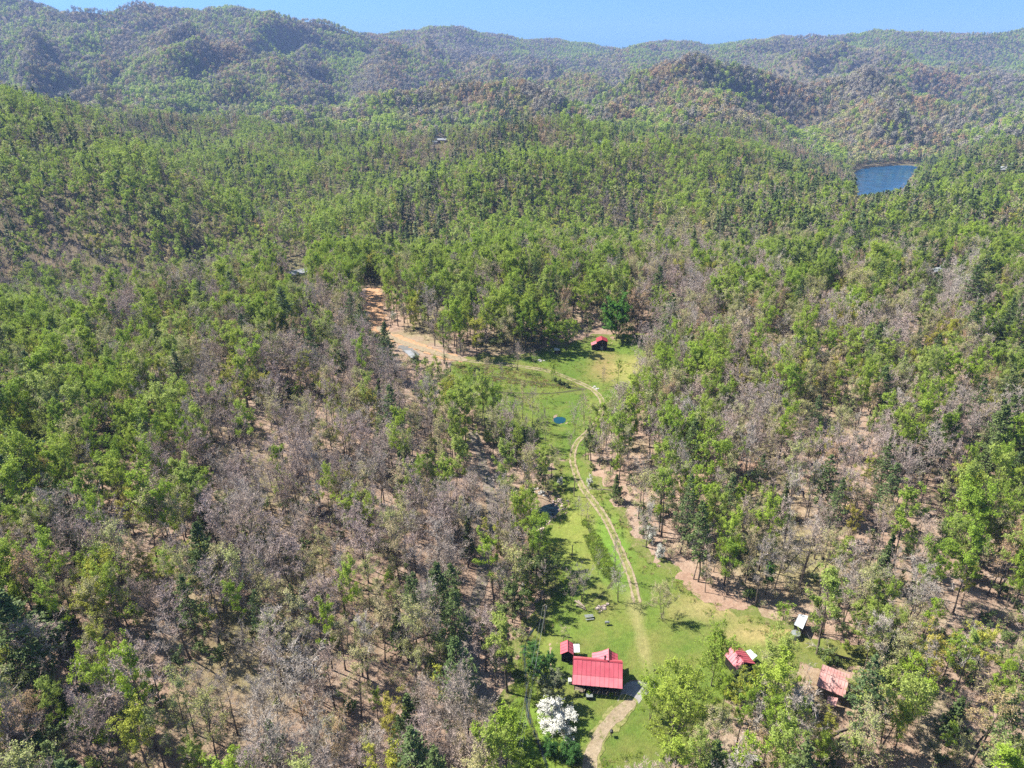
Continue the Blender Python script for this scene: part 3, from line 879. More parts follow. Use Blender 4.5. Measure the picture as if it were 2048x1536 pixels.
kind('budding_tree', [TW['bare'], LV['bud']],
     mk(broad, [21, 22, 23, 24], H=17.5, cr=3.5, cb=.36, limbs=12, subs=6, twigs=6, twiglets=2, leaf=2.1, lsize=.13),
     mk(broad, [25, 26, 27], H=17, cr=3.8, cb=.3, limbs=9, subs=4, twigs=4, twiglets=1, twig_w=.13, leaf=1.3, lsize=.34, lod=1),
     mk(puff, [28, 29], H=15.5, r=4.6, n=130, size=.9))
kind('leafy_tree', [TW['dark'], LV['green']],
     mk(broad, [31, 32, 33], H=20.5, cr=3.1, cb=.50, limbs=12, subs=6, twigs=6, twiglets=1, leaf=6.0, lsize=.155) + mk(broad, [34, 35], H=19, cr=3.5, cb=.40, limbs=13, subs=6, twigs=6, twiglets=1, leaf=6.4, lsize=.155) + mk(broad, [36, 37], H=17, cr=4.2, cb=.28, limbs=14, subs=6, twigs=6, twiglets=1, leaf=6.2, lsize=.16, stems=2),
     mk(broad, [41, 42, 43, 44], H=19.5, cr=3.2, cb=.3, limbs=9, subs=4, twigs=4, twiglets=0, twig_w=.1, leaf=6.4, lsize=.34, lod=1, lspread=.8),
     mk(puff, [45, 46], H=17.5, r=4.2, n=140, size=1.05))
kind('yellow_green_tree', [TW['dark'], LV['yellow']],
     mk(broad, [51, 52, 53], H=15.5, cr=3.5, cb=.3, limbs=13, subs=6, twigs=6, twiglets=1, leaf=6.0, lsize=.155),
     mk(broad, [54, 55], H=16, cr=3.6, cb=.28, limbs=9, subs=4, twigs=4, twiglets=0, twig_w=.1, leaf=6, lsize=.34, lod=1, lspread=.8),
     mk(puff, [56], H=15, r=4, n=130, size=1.0))
kind('pine_tree', [TW['dark'], LV['pine']],
     mk(conifer, [61, 62, 63, 64], H=22, cr=3.7),
     mk(conifer, [65, 66, 67], H=21, cr=3.4, cb=.25, step=1.4, per=4, spr=7, size=.85, lod=1),
     mk(puff, [68, 69], H=19, r=3.7, n=75, size=1.3, cb=.15, cone=True))
kind('evergreen_tree', [TW['dark'], LV['olive']],
     mk(conifer, [71, 72], H=14, cr=3.1, cb=.1, step=.6, per=6, spr=13, size=.36, narrow=True, gaps=.08) + mk(broad, [73, 74], H=13, cr=3.2, cb=.15, limbs=16, subs=6, twigs=6, twiglets=1, leaf=5.5, lsize=.18, shape='round'),
     mk(conifer, [75, 76], H=14, cr=3.2, cb=.1, step=1.1, per=5, spr=8, size=.7, narrow=True, lod=1, gaps=.05),
     mk(puff, [77], H=15, r=3.6, n=70, size=1.2, cb=.15))
kind('tan_budding_tree', [TW['bare'], LV['tan']],
     mk(broad, [81, 82], H=17.5, cr=3.9, cb=.36, limbs=13, subs=6, twigs=6, twiglets=2, leaf=1.8, lsize=.14),
     mk(broad, [83, 84], H=17, cr=4, cb=.3, limbs=9, subs=4, twigs=4, twiglets=1, twig_w=.12, leaf=2.2, lsize=.4, lod=1, lspread=.7),
     mk(puff, [85], H=15.5, r=4.7, n=130, size=.95))
KN = list(KINDS)
WORDS = {'bare_tree': 'leafless grey-brown tree', 'budding_tree': 'thin tree in first pale buds', 'leafy_tree': 'tree in fresh light green leaf', 'yellow_green_tree': 'rounded yellow-green tree', 'pine_tree': 'dark green pine with level branches', 'evergreen_tree': 'dark olive evergreen', 'tan_budding_tree': 'tree with tan and rusty buds'}

FORMCOL = bpy.data.collections.new('tree_forms')       # only a source for the scattered woods, never linked to the scene
forms = []
for kn in KN:
    K = KINDS[kn]; K['near_m'] = []; K['idx'] = {}
    for lv in ('near', 'mid', 'far'):
        K['idx'][lv] = []
        for fm in K[lv]:
            if lv == 'near': K['near_m'].append(fm.meshes(kn, K['bark'], K['mats'] if len(K['mats']) > 1 or True else K['mats']))
            mats = K['mats'] + ([TW['far'] if lv == 'far' else K['mats'][0]] if len(K['mats']) == 1 else [])
            o = bpy.data.objects.new('tree_form.%03d' % len(forms), fm.joined(kn + '_' + lv, K['bark'], mats))
            FORMCOL.objects.link(o); K['idx'][lv].append(len(forms)); forms.append(o)

def scatter_group(coll):
    g = bpy.data.node_groups.new('scatter', 'GeometryNodeTree')
    g.interface.new_socket('Geometry', in_out='INPUT', socket_type='NodeSocketGeometry')
    g.interface.new_socket('Geometry', in_out='OUTPUT', socket_type='NodeSocketGeometry')
    n, l = g.nodes, g.links
    i = n.new('NodeGroupInput'); o = n.new('NodeGroupOutput')
    ip = n.new('GeometryNodeInstanceOnPoints'); ip.inputs['Pick Instance'].default_value = True
    ci = n.new('GeometryNodeCollectionInfo'); ci.inputs['Collection'].default_value = coll
    ci.inputs['Separate Children'].default_value = True; ci.inputs['Reset Children'].default_value = True
    def attr(nm, ty):
        a = n.new('GeometryNodeInputNamedAttribute'); a.data_type = ty; a.inputs['Name'].default_value = nm
        return a.outputs[0]
    er = n.new('FunctionNodeEulerToRotation')
    l.new(attr('rot', 'FLOAT_VECTOR'), er.inputs[0])
    l.new(i.outputs[0], ip.inputs['Points']); l.new(ci.outputs[0], ip.inputs['Instance'])
    l.new(attr('idx', 'INT'), ip.inputs['Instance Index']); l.new(er.outputs[0], ip.inputs['Rotation']); l.new(attr('scl', 'FLOAT_VECTOR'), ip.inputs['Scale'])
    l.new(ip.outputs[0], o.inputs[0])
    return g
SG = scatter_group(FORMCOL)
def scatter(name, P, rot, scl, idx, label, cat, group=None, g=SG):
    me = bpy.data.meshes.new(name)
    me.vertices.add(len(P)); me.vertices.foreach_set('co', np.asarray(P, np.float32).ravel())
    a = me.attributes.new('rot', 'FLOAT_VECTOR', 'POINT'); a.data.foreach_set('vector', np.asarray(rot, np.float32).ravel())
    a = me.attributes.new('scl', 'FLOAT_VECTOR', 'POINT'); a.data.foreach_set('vector', np.asarray(scl, np.float32).ravel())
    a = me.attributes.new('idx', 'INT', 'POINT'); a.data.foreach_set('value', np.asarray(idx, np.int32))
    o = link_mesh(name, me)
    m = o.modifiers.new('scatter', 'NODES'); m.node_group = g
    tag(o, label, cat, group, 'stuff')
    return o

# ------------------------------------------------------------------ which kind of tree grows where (photo areas of 128 px)
MIX = {  #        bare  bud  leafy yell pine ever tan
 'B': (.62, .21, .075, .025, .02, .02, .03),
 'b': (.42, .25, .21, .04, .025, .025, .03),
 'G': (.07, .12, .64, .09, .055, .01, .015),
 'g': (.20, .16, .42, .05, .10, .04, .03),
 'P': (.18, .10, .22, .03, .38, .07, .02),
 'M': (.30, .20, .26, .05, .08, .06, .05),
 'O': (.27, .17, .33, .05, .09, .03, .06),
 'T': (.22, .18, .20, .06, .14, .03, .17),
 'E': (.25, .18, .24, .06, .08, .16, .03),
 'Y': (.24, .22, .24, .18, .05, .02, .05),
}
ZMAP = ["OOOOOOOOOOOOOOOO",
        "PTTTgTTTTPTTOTOO",
        "GgGgGggPGGMgTTPP",
        "GGGGbGPGGgMgPPPg",
        "BBBbGGGGGgBbgYgM",
        "GGGMbbgGGgbbYMYM",
        "gGbBBBBggMbBBMMP",
        "YgYbBBbBBbMBBMEE",
        "MBYBBBBBGgMMBMEM",
        "EBBBBBEbgggMEgMg",
        "PBBBBBbEGggYgEMM",
        "MgBBbBEbgggggEME"]
ZM = np.array([[MIX[c] for c in r] for r in ZMAP])
DENS = {}
def mixat(px, py):
    fx = np.clip(px / 128 - .5, 0, 14.999); fy = np.clip(py / 128 - .5, 0, 10.999)
    i = fy.astype(int); j = fx.astype(int); a = (fy - i)[:, None]; b = (fx - j)[:, None]
    return ZM[i, j] * (1 - a) * (1 - b) + ZM[i + 1, j] * a * (1 - b) + ZM[i, j + 1] * (1 - a) * b + ZM[i + 1, j + 1] * a * b

# parts of the picture where the open ground (or a building) is in plain view
KEEP = [
 [(1104, 1275), (1096, 1240), (1112, 1205), (1122, 1140), (1085, 1098), (1078, 1078), (1104, 1040), (1124, 1012), (1128, 965), (1135, 925), (1146, 930), (1160, 965), (1200, 1010), (1240, 1085), (1275, 1170), (1345, 1180), (1390, 1210), (1490, 1245), (1560, 1265), (1540, 1290), (1440, 1255), (1380, 1290), (1310, 1330), (1265, 1370), (1262, 1440), (1200, 1545), (1168, 1545), (1175, 1480), (1160, 1420), (1165, 1396), (1140, 1340), (1108, 1320)],
 [(1050, 835), (1015, 795), (985, 745), (1000, 722), (1090, 728), (1115, 705), (1180, 672), (1185, 652), (1225, 655), (1235, 675), (1292, 675), (1262, 745), (1210, 776), (1198, 800), (1168, 850), (1145, 895), (1118, 890), (1085, 850), (1035, 820)],
 [(728, 590), (738, 574), (762, 574), (775, 650), (800, 672), (900, 705), (940, 716), (935, 728), (850, 716), (800, 716), (742, 655)],
 [(1714, 388), (1712, 338), (1834, 334), (1828, 350), (1815, 362), (1800, 374), (1755, 384)],
 [(1450, 1292), (1490, 1286), (1512, 1302), (1500, 1330), (1465, 1340)],
 [(1588, 1228), (1618, 1224), (1622, 1268), (1588, 1270)],
 [(1616, 1336), (1680, 1338), (1706, 1365), (1692, 1412), (1640, 1412), (1618, 1384)],
 [(1080, 1008), (1100, 1000), (1122, 1000), (1118, 1026), (1090, 1040)],
 [(572, 532), (618, 530), (618, 556), (572, 560)],
 [(62, 878), (92, 876), (94, 902), (66, 904)], [(222, 876), (248, 874), (248, 890), (222, 892)],
 [(66, 940), (92, 936), (96, 950), (76, 954)], [(1078, 1462), (1172, 1462), (1176, 1580), (1078, 1580)], [(1255, 1440), (1290, 1425), (1250, 1560), (1165, 1560)],
 [(1040, 1540), (1045, 1450), (1052, 1380), (1074, 1470), (1090, 1540)],
 [(868, 274), (896, 272), (896, 279), (868, 281)], [(1196, 283), (1208, 283), (1208, 288), (1196, 288)], [(1992, 336), (2012, 334), (2012, 339), (1992, 341)],
 [(1862, 536), (1884, 534), (1886, 550), (1860, 552)],
 [(1845, 1380), (1885, 1375), (1885, 1480), (1845, 1470)],
 [(952, 925), (980, 920), (985, 960), (962, 962)], [(950, 1188), (976, 1186), (955, 1222), (935, 1222)],
]
def keep_hit(X, Y, Z, H, r):
    bad = np.zeros(X.shape, bool)
    for (dx, fz) in ((0, .3), (0, .6), (0, .98), (-.75, .7), (.75, .7), (0, .05), (-.5, .9), (.5, .9), (-.5, .45), (.5, .45)):
        px, py, dep = proj(X + dx * r, Y, Z + fz * H)
        for K in KEEP:
            x0 = min(p[0] for p in K); x1 = max(p[0] for p in K); y0 = min(p[1] for p in K); y1 = max(p[1] for p in K)
            m = (px > x0) & (px < x1) & (py > y0) & (py < y1)
            if m.any(): bad[m] |= in_poly(px[m], py[m], K)
    return bad

# sight lines: nothing is planted where the ground hides it
_u = np.linspace(-1.15, 1.15, 300); _yy = np.exp(np.linspace(math.log(40), math.log(7900), 700))
_Z = zat(_u[None, :] * _yy[:, None], np.repeat(_yy[:, None], 300, 1))
_sl = np.maximum.accumulate((_Z + 7 - CAMH) / _yy[:, None], 0)
def visible(X, Y, Z, H):
    Y2 = Y * .97 - 5
    i = np.clip(np.searchsorted(_yy, Y2) - 1, 0, 699); j = np.clip(((X / Y + 1.15) / 2.3 * 299).astype(int), 0, 299)
    return (Z + H - CAMH) / Y > _sl[i, j]

rs = np.random.RandomState(11)
def band(y0, y1, sp, keepfrac=1.0):
    nx = int(2 * 1.0 * (y1 + 150) / sp); ny = int((y1 - y0) / sp) + 1
    jx, jy = np.meshgrid(np.arange(nx), np.arange(ny))
    X = (jx - nx / 2 + .5 * (jy % 2)) * sp; Y = y0 + jy * sp
    X = (X + rs.uniform(-.46, .46, X.shape) * sp).ravel(); Y = (Y + rs.uniform(-.46, .46, Y.shape) * sp).ravel()
    m = (np.abs(X) < .80 * (Y + 25) + 25) & (Y > y0) & (Y <= y1)
    X, Y = X[m], Y[m]
    Z = zat(X, Y)
    px, py, dep = proj(X, Y, Z + 12)
    m = (px > -260) & (px < 2130) & (py < 1720) & visible(X, Y, Z, 20)
    return X[m], Y[m], Z[m]

OPENW = [(lawn_w, 1.0), (mead_w, 1.0)]
def blocked(X, Y):
    b = np.zeros(X.shape, bool)
    for P, m_ in OPENW: b |= sdf(X, Y, P) < m_
    for P, w in ((track_w, 3), (drive_w, 4), (groad_w, 2.6)): b |= seg_dist(X, Y, P, False) < w
    b |= sdf(X, Y, LAKEW) < 4.5
    b |= sdf(X, Y, P2W) < 2.0
    for pix in ([(728, 592), (735, 576), (756, 572), (765, 590), (768, 630), (778, 660), (770, 680), (745, 660), (738, 630), (725, 615)], [(770, 668), (790, 668), (850, 690), (885, 705), (930, 716), (930, 724), (850, 720), (800, 712), (790, 690)]):
        b |= sdf(X, Y, Gpoly(pix)) < 1
    return b
# ------------------------------------------------------------------ trees singled out in the photograph
SPOTS = []          # world places already taken
def plant(px, py, form_i, kn, H, label, cw=1.0, name=None, mats=None, group=None, cat='tree'):
    """one tree whose foot stands at the given point of the photograph; H metres tall, crown widened by cw"""
    K = KINDS[kn]
    g = G(px, py)
    if g is None: return
    fm = form_i % len(K['near_m'])
    tr, cr = K['near_m'][fm]
    h0 = K['near_h'][fm]
    t = empty(name or kn, g, random.uniform(0, 6.28))
    s = H / h0
    t.scale = (s * cw, s * cw, s)
    tag(t, label, cat, group)
    link_mesh('trunk', tr, t); c = link_mesh('crown', cr, t)
    if mats:
        for i, m in enumerate(mats):
            if m is not None:
                c.material_slots[i].link = 'OBJECT'; c.material_slots[i].material = m
        if mats[0] is TW['pale']:
            q = t.children[0]; q.material_slots[0].link = 'OBJECT'; q.material_slots[0].material = BARKP
    SPOTS.append((g[0], g[1], 1.6 if H < 9 else 2.6))
    return t
random.seed(5)
def zmax(fm): return max(np.concatenate(fm.cv)[:, 2].max(), 1)
for kn in KN: KINDS[kn]['near_h'] = [zmax(f) for f in KINDS[kn]['near']]
# open-grown forms for trees standing in the open
for nm, mats, fl, bark in (
    ('lawn_tree', [TW['bare'], LV['bud']], [broad(101, H=14, cr=4.6, cb=.30, limbs=15, subs=7, twigs=8, twiglets=2, leaf=1.3, lsize=.15, stems=2, shape='round')], BARK),
    ('dogwood_tree', [TW['dark'], LV['white']], [broad(102, H=7.5, cr=4.6, cb=.14, limbs=20, subs=9, twigs=8, twiglets=1, leaf=5.5, lsize=.17, shape='round', ang=(12, 60))], BARK),
    ('maple_tree', [TW['dark'], LV['vivid']], [broad(103, H=20, cr=7.0, cb=.12, limbs=26, subs=10, twigs=9, twiglets=0, leaf=7.5, lsize=.30, shape='round', ang=(12, 66))], BARK),
    ('shade_tree', [TW['dark'], LV['green']], [broad(104, H=23, cr=6.2, cb=.22, limbs=22, subs=9, twigs=9, twiglets=1, leaf=2.9, lsize=.2, stems=3, shape='round', ang=(25, 72)), broad(105, H=17, cr=5.2, cb=.25, limbs=20, subs=8, twigs=8, twiglets=1, leaf=2.9, lsize=.2, stems=2, shape='round')], BARK),
    ('round_shrub', [TW['dark'], LV['shrub']], [broad(106, H=4.2, cr=2.5, cb=.04, limbs=26, subs=9, twigs=8, twiglets=0, leaf=6, lsize=.15, shape='round', ang=(5, 75))], BARK),
    ('snag_tree', [TW['pale']], [broad(107, H=17, cr=6.5, cb=.35, limbs=14, subs=5, twigs=4, twiglets=1, thick=1.5, wob=2.0, twig_w=.07, ang=(0, 55)), broad(108, H=15, cr=6, cb=.15, limbs=14, subs=6, twigs=6, twiglets=2, thick=1.5, wob=1.6, stems=3, twig_w=.06, shape='vase')], BARKP),
    ('spreading_bare_tree', [TW['bare']], [broad(109, H=18, cr=6.2, cb=.34, limbs=20, subs=8, twigs=9, twiglets=3, stems=3, shape='vase', twig_w=.05, ang=(35, 70)), broad(110, H=13, cr=3.6, cb=.25, limbs=14, subs=6, twigs=7, twiglets=2, stems=2, shape='vase', twig_w=.05)], BARK),
    ('white_pine', [TW['dark'], LV['pine']], [conifer(111, H=24, cr=6.0, cb=.2, step=1.0, per=6, spr=40, size=.30, gaps=.2), conifer(112, H=22, cr=5.0, cb=.3, step=1.1, per=5, spr=34, size=.29, gaps=.25)], BARK)):
    KINDS[nm] = dict(mats=mats, near=fl, bark=bark, near_m=[f.meshes(nm, bark, mats) for f in fl], near_h=[zmax(f) for f in fl])

plant(1115, 1456, 0, 'dogwood_tree', 7.6, 'dogwood covered in white blossom in front of the red-roofed cabin', 1.5)
plant(1102, 1508, 0, 'round_shrub', 4.8, 'left of two dense clipped green shrubs below the white dogwood', 1.05, cat='shrub')
plant(1143, 1519, 0, 'round_shrub', 5.4, 'right and larger of two dense clipped green shrubs below the white dogwood', 1.15, cat='shrub')
plant(1106, 1408, 3, 'evergreen_tree', 10.0, 'grey-green bushy tree beside the left end of the red-roofed cabin', 1.35, mats=[TW['bare'], m_leaf('grey_green_leaves', [(.12, .14, .07), (.13, .15, .08)], .15)])
plant(1072, 1362, 3, 'evergreen_tree', 7.5, 'dark glossy evergreen on the creek bank left of the small red shed', 1.5, mats=[None, LV['shrub']])
plant(1098, 1345, 3, 'evergreen_tree', 6.2, 'dark glossy evergreen below the small red shed', 1.4, mats=[None, LV['shrub']])
plant(1064, 1325, 3, 'evergreen_tree', 6.5, 'dark evergreen at the top of the creek bank thicket', 1.4, mats=[None, LV['shrub']])
plant(1127, 1284, 1, 'budding_tree', 4.6, 'small brown budding bush behind the little red-roofed shed', 1.3)
plant(1152, 1391, 0, 'round_shrub', 1.7, 'light green bush at the left corner of the cabin front', 1.2, cat='shrub', mats=[None, LV['bud']])
plant(1178, 1390, 0, 'round_shrub', 1.6, 'green bush behind the dark bin in front of the cabin', 1.2, cat='shrub', mats=[None, LV['green']])
plant(1222, 1391, 0, 'round_shrub', 1.0, 'low green plant by the right of the cabin front wall', 1.3, cat='shrub', mats=[None, LV['green']])
plant(1231, 1390, 0, 'round_shrub', .8, 'small pale plant at the right end of the cabin front bed', 1.3, cat='shrub', mats=[None, LV['bud']])
plant(1323, 1237, 0, 'lawn_tree', 13.5, 'lone budding tree standing on the lawn right of the track', 1.0)
plant(1236, 1204, 1, 'spreading_bare_tree', 12, 'leafless tree at the bend of the lawn ditch beside the track', 1.0)
plant(1142, 1212, 1, 'spreading_bare_tree', 12.5, 'left of two thin leafless trees on the lawn below the long pond', .7)
plant(1163, 1204, 1, 'spreading_bare_tree', 13, 'right of two thin leafless trees on the lawn below the long pond', .75)
plant(1196, 1150, 1, 'spreading_bare_tree', 9, 'slender leafless tree on the ditch bank in the lower meadow', .5)
plant(1228, 1162, 2, 'bare_tree', 14, 'tall thin dark tree beside the wheel track in the lower meadow', .6)
plant(1342, 1500, 0, 'shade_tree', 23, 'largest leafy green tree right of the cabin driveway', .95)
plant(1300, 1440, 1, 'shade_tree', 13, 'leafy green tree hanging over the gravel apron', 1.0)
plant(1422, 1372, 1, 'shade_tree', 17.5, 'light green tree between the cabin and the second red roof', .95)
plant(1545, 1392, 1, 'shade_tree', 19, 'light green tree right of the second red-roofed cabin', .9)
plant(1368, 1420, 1, 'shade_tree', 14, 'leafy tree between the large driveway tree and the second red roof', .8)
plant(1472, 1410, 3, 'evergreen_tree', 10.5, 'dark olive tree just below the second red roof', 1.1)
plant(1440, 1440, 4, 'leafy_tree', 13, 'small light green tree below the dark olive tree', .9)
plant(1510, 1470, 1, 'snag_tree', 13, 'pale leafless tree with whitish limbs right of the driveway woods', .7)
plant(1922, 1342, 1, 'snag_tree', 12.5, 'broad white-barked leafless tree at the right of the grass field', 1.05)
plant(2012, 1560, 1, 'shade_tree', 12, 'bright green tree in the bottom right corner', 1.0)
plant(1646, 1268, 1, 'spreading_bare_tree', 15, 'bare tree right of the white shed, nearer of two', .9)
plant(1630, 1270, 1, 'spreading_bare_tree', 11, 'crooked bare tree close beside the white shed', .7)
plant(1716, 1290, 5, 'leafy_tree', 13, 'green tree at the far edge of the grass field', 1.0)
plant(1755, 1320, 6, 'leafy_tree', 16, 'green tree leaning over the middle of the grass field', .9)
plant(1840, 1300, 0, 'leafy_tree', 15, 'light green tree above the white-barked leafless tree', 1.1)
plant(1650, 1338, 2, 'leafy_tree', 4, 'small green tree behind the faded red barn roof', .9)
plant(1712, 1405, 6, 'leafy_tree', 9, 'green tree at the right end of the faded red barn roof', 1.1)
plant(1692, 1412, 2, 'budding_tree', 9, 'small budding tree in front of the faded red barn roof', .9)
plant(1600, 1450, 5, 'leafy_tree', 7, 'green tree below the left end of the faded red barn roof', 1.2)
plant(1232, 682, 0, 'maple_tree', 24, 'dense vivid green maple towering behind the red-roofed barn', 1.1)
plant(1100, 700, 6, 'leafy_tree', 14.5, 'left of two cone-shaped green trees left of the barn', 1.2)
plant(1132, 703, 5, 'leafy_tree', 15.5, 'right of two cone-shaped green trees left of the barn', 1.3)
plant(1035, 742, 0, 'spreading_bare_tree', 15, 'dark leafless tree standing on the track at the meadow edge', .7)
plant(1068, 734, 1, 'bare_tree', 7, 'small dark leafless tree in shade beside the upper meadow', .9)
plant(1168, 850, 1, 'spreading_bare_tree', 14, 'vase-shaped leafless tree right of the round pond', .95)
plant(1150, 871, 1, 'spreading_bare_tree', 14, 'thin leafless tree just below right of the round pond', .7)
plant(1142, 908, 1, 'spreading_bare_tree', 9.5, 'small leafless tree where the track bends below the round pond', .8)
plant(1104, 764, 6, 'leafy_tree', 9.5, 'small light green tree beside the track in the upper meadow', 1.0)
plant(1207, 772, 1, 'spreading_bare_tree', 9, 'small leafless tree on the reddish patch of meadow', .6)
plant(1235, 772, 0, 'leafy_tree', 12, 'slim light green tree on the meadow below the barn', .8)
plant(1275, 716, 4, 'bare_tree', 16, 'left of two tall thin trees at the right edge of the barn meadow', .55)
plant(1283, 745, 3, 'bare_tree', 16, 'right of two tall thin trees at the right edge of the barn meadow', .5)
plant(1305, 745, 1, 'leafy_tree', 19, 'tall light green tree on the right edge of the barn meadow', 1.0)
plant(922, 735, 1, 'bare_tree', 13, 'leafless tree beside the clay road bend', .6)
for (px, py, fi, H, cw, lab) in (
    (424, 1196, 0, 21, .85, 'big dark pine standing alone in the leafless lower left woods'),
    (395, 1285, 1, 18, .8, 'dark pine below the big lone pine of the lower left woods'),
    (75, 1385, 0, 25, 1.15, 'huge broad pine at the left edge of the lower woods'),
    (527, 1282, 1, 14, .8, 'small bluish pine in the middle of the lower left woods'),
    (835, 1270, 1, 18, .75, 'left of the cluster of pines beside the shaded gravel road'),
    (880, 1262, 0, 20, .85, 'broadest pine beside the shaded gravel road'),
    (905, 1235, 1, 16, .9, 'rearmost pine beside the shaded gravel road'),
    (806, 1536, 1, 14, .7, 'narrow pine near the bottom edge below the bare slope'),
    (556, 1540, 1, 13, .8, 'small pine at the bottom edge of the lower left woods'),
    (777, 757, 0, 23, .75, 'tall dark pine just below the clay road'),
    (632, 770, 1, 23, .7, 'tall dark pine in the left woods below the long grey roof'),
    (1962, 965, 0, 24, 1.0, 'tall full pine near the right edge above the right woods'),
    (1845, 960, 1, 18, .9, 'dark pine in the right woods left of the tall full pine'),
    (1620, 890, 1, 17, .8, 'dark pine among pinkish bare trees right of the meadow'),
    (590, 1230, 1, 9, .8, 'young pine by the forest track in the lower left woods'),
    (247, 690, 1, 19, .8, 'dark pine in the light green woods at the left'),
    (95, 640, 0, 19, .9, 'dark pine at the brow above the left ravine'),
    (60, 655, 1, 17, .9, 'second dark pine at the brow above the left ravine'),
    (362, 640, 1, 19, .7, 'dark pine at the brow in the middle of the left woods'),
    (320, 650, 1, 17, .8, 'bluish pine left of the brow pine in the left woods')):
    plant(px, py, fi, 'white_pine', H, lab, cw, name='white_pine')
plant(675, 985, 2, 'evergreen_tree', 8, 'dense dark rounded evergreen on the red leaf-covered slope', 1.3)
plant(938, 1120, 0, 'evergreen_tree', 14, 'narrow dark hemlock standing beside the gravel road', .7)
plant(1080, 985, 3, 'evergreen_tree', 9, 'dark evergreen among trunks above the long pond', .9)
plant(1025, 1245, 3, 'evergreen_tree', 13, 'dark evergreen between the gravel road and the long pond meadow', 1.2)
plant(1095, 1175, 3, 'evergreen_tree', 11, 'dark evergreen shading the lawn edge below the long pond', 1.2)
plant(1050, 1190, 1, 'shade_tree', 15, 'light green tree left of the lower meadow', 1.1, mats=[None, LV['olive']])
plant(208, 1196, 5, 'leafy_tree', 15, 'vivid bright green tree in the lower left woods', 1.1)
plant(103, 1072, 1, 'yellow_green_tree', 11, 'round vivid yellow-green tree near the left gravel clearing', 1.5)
plant(303, 1182, 2, 'yellow_green_tree', 13, 'yellow-green tree left of the big lone pine', 1.2)
plant(12, 1075, 0, 'yellow_green_tree', 10, 'yellow-green tree cut by the left edge of the picture', 1.3)
plant(125, 935, 2, 'yellow_green_tree', 9, 'yellow-green tree right of the dark green shed', 1.2)
plant(238, 1010, 6, 'leafy_tree', 18, 'tall light green tree below the parked white car', 1.1)
plant(345, 800, 6, 'leafy_tree', 19, 'large light green tree high in the left woods', 1.3)
plant(350, 730, 5, 'leafy_tree', 19, 'broad light green tree in the middle of the left woods', 1.5)
plant(105, 690, 5, 'leafy_tree', 17, 'rounded light green tree near the left ravine brow', 1.3)
plant(20, 905, 1, 'leafy_tree', 15, 'bright green tree beside the grass clearing at the left edge', 1.1)
plant(180, 1500, 6, 'leafy_tree', 11, 'light green tree near the bottom left corner', 1.1)
plant(395, 1560, 5, 'leafy_tree', 11, 'light green tree on the bottom edge of the left woods', 1.0)
plant(95, 1540, 3, 'evergreen_tree', 10, 'grey-green bushy tree at the bottom left', 1.5, mats=[TW['bare'], LV['olive']])
plant(275, 1425, 0, 'snag_tree', 15, 'old leafless tree with long crooked pale limbs in the lower left woods', 1.1)
plant(845, 1440, 0, 'snag_tree', 15, 'slender leafless tree with a pale fan of twigs on the lower slope', .6)
plant(830, 1092, 0, 'spreading_bare_tree', 19, 'large spreading leafless tree left of the gravel road', .9)
plant(607, 1090, 0, 'spreading_bare_tree', 16, 'spreading leafless tree in the middle of the left woods', .75)
plant(634, 1375, 4, 'bare_tree', 19, 'tall leafless tree with a thick trunk on the red slope', 1.0)
plant(1628, 1118, 0, 'spreading_bare_tree', 19, 'large pinkish leafless tree with clustered trunks in the right woods', .95)
plant(1700, 960, 0, 'spreading_bare_tree', 15, 'pinkish leafless tree right of the pale leafy slope', .8)
plant(1675, 1150, 5, 'leafy_tree', 11, 'bright green tree at the foot of the large pinkish leafless tree', 1.2)
plant(1482, 1030, 5, 'leafy_tree', 11, 'left of two bright green trees in the right woods', 1.0)
plant(1520, 1040, 6, 'leafy_tree', 11.5, 'right of two bright green trees in the right woods', 1.1)
plant(1455, 1150, 4, 'budding_tree', 15, 'budding tree on the pinkish bank beside the lawn', .9)
plant(1410, 1185, 2, 'bare_tree', 12, 'dark bare tree casting a long shadow on the pinkish bank', .8)
plant(1530, 1190, 3, 'leafy_tree', 9, 'vivid green tree at the wood edge above the grass field', 1.3, mats=[None, LV['vivid']])
plant(1300, 1085, 0, 'dogwood_tree', 5.5, 'middle white dogwood in the woods right of the track', .75, mats=[TW['bare'], LV['white']])
plant(1318, 1118, 0, 'dogwood_tree', 5.5, 'right white dogwood in the woods right of the track', .7)
plant(1302, 1025, 0, 'dogwood_tree', 5, 'upper white dogwood in the woods right of the track', .7)
plant(1180, 972, 0, 'dogwood_tree', 4, 'small white dogwood beside the track above the long pond', .8)
plant(1120, 972, 0, 'dogwood_tree', 3.6, 'small white dogwood in shade above the long pond', .8)
plant(786, 640, 0, 'dogwood_tree', 5, 'small white dogwood right of the orange clearing', .9)
plant(1048, 1185, 0, 'dogwood_tree', 4, 'sparse white dogwood left of the lower meadow', .7)
plant(1310, 1345, 0, 'round_shrub', 1.2, 'low bush beyond the gravel apron', 1.2, cat='shrub', mats=[None, LV['bud']])
for i, (px, py, H) in enumerate(((1156, 1030, 6.5), (1163, 1040, 4.5), (1173, 1043, 7), (1176, 1058, 5), (1186, 1062, 4), (1172, 1012, 5))):
    plant(px, py, i, 'bare_tree', H, 'young thin bare tree in the ditch row beside the long pond meadow', .9, name='sapling', group='saplings in the ditch row beside the long pond')
for i, (px, py, H) in enumerate(((1118, 768, 2.2), (1126, 771, 1.8), (1134, 775, 2.0), (1110, 762, 1.8))):
    plant(px, py, i, 'round_shrub', H, 'dark low shrub in the clump beside the upper meadow track', 1.3, name='low_shrub', cat='shrub', group='shrubs beside the upper meadow track', mats=[TW['dark'], LV['olive']])

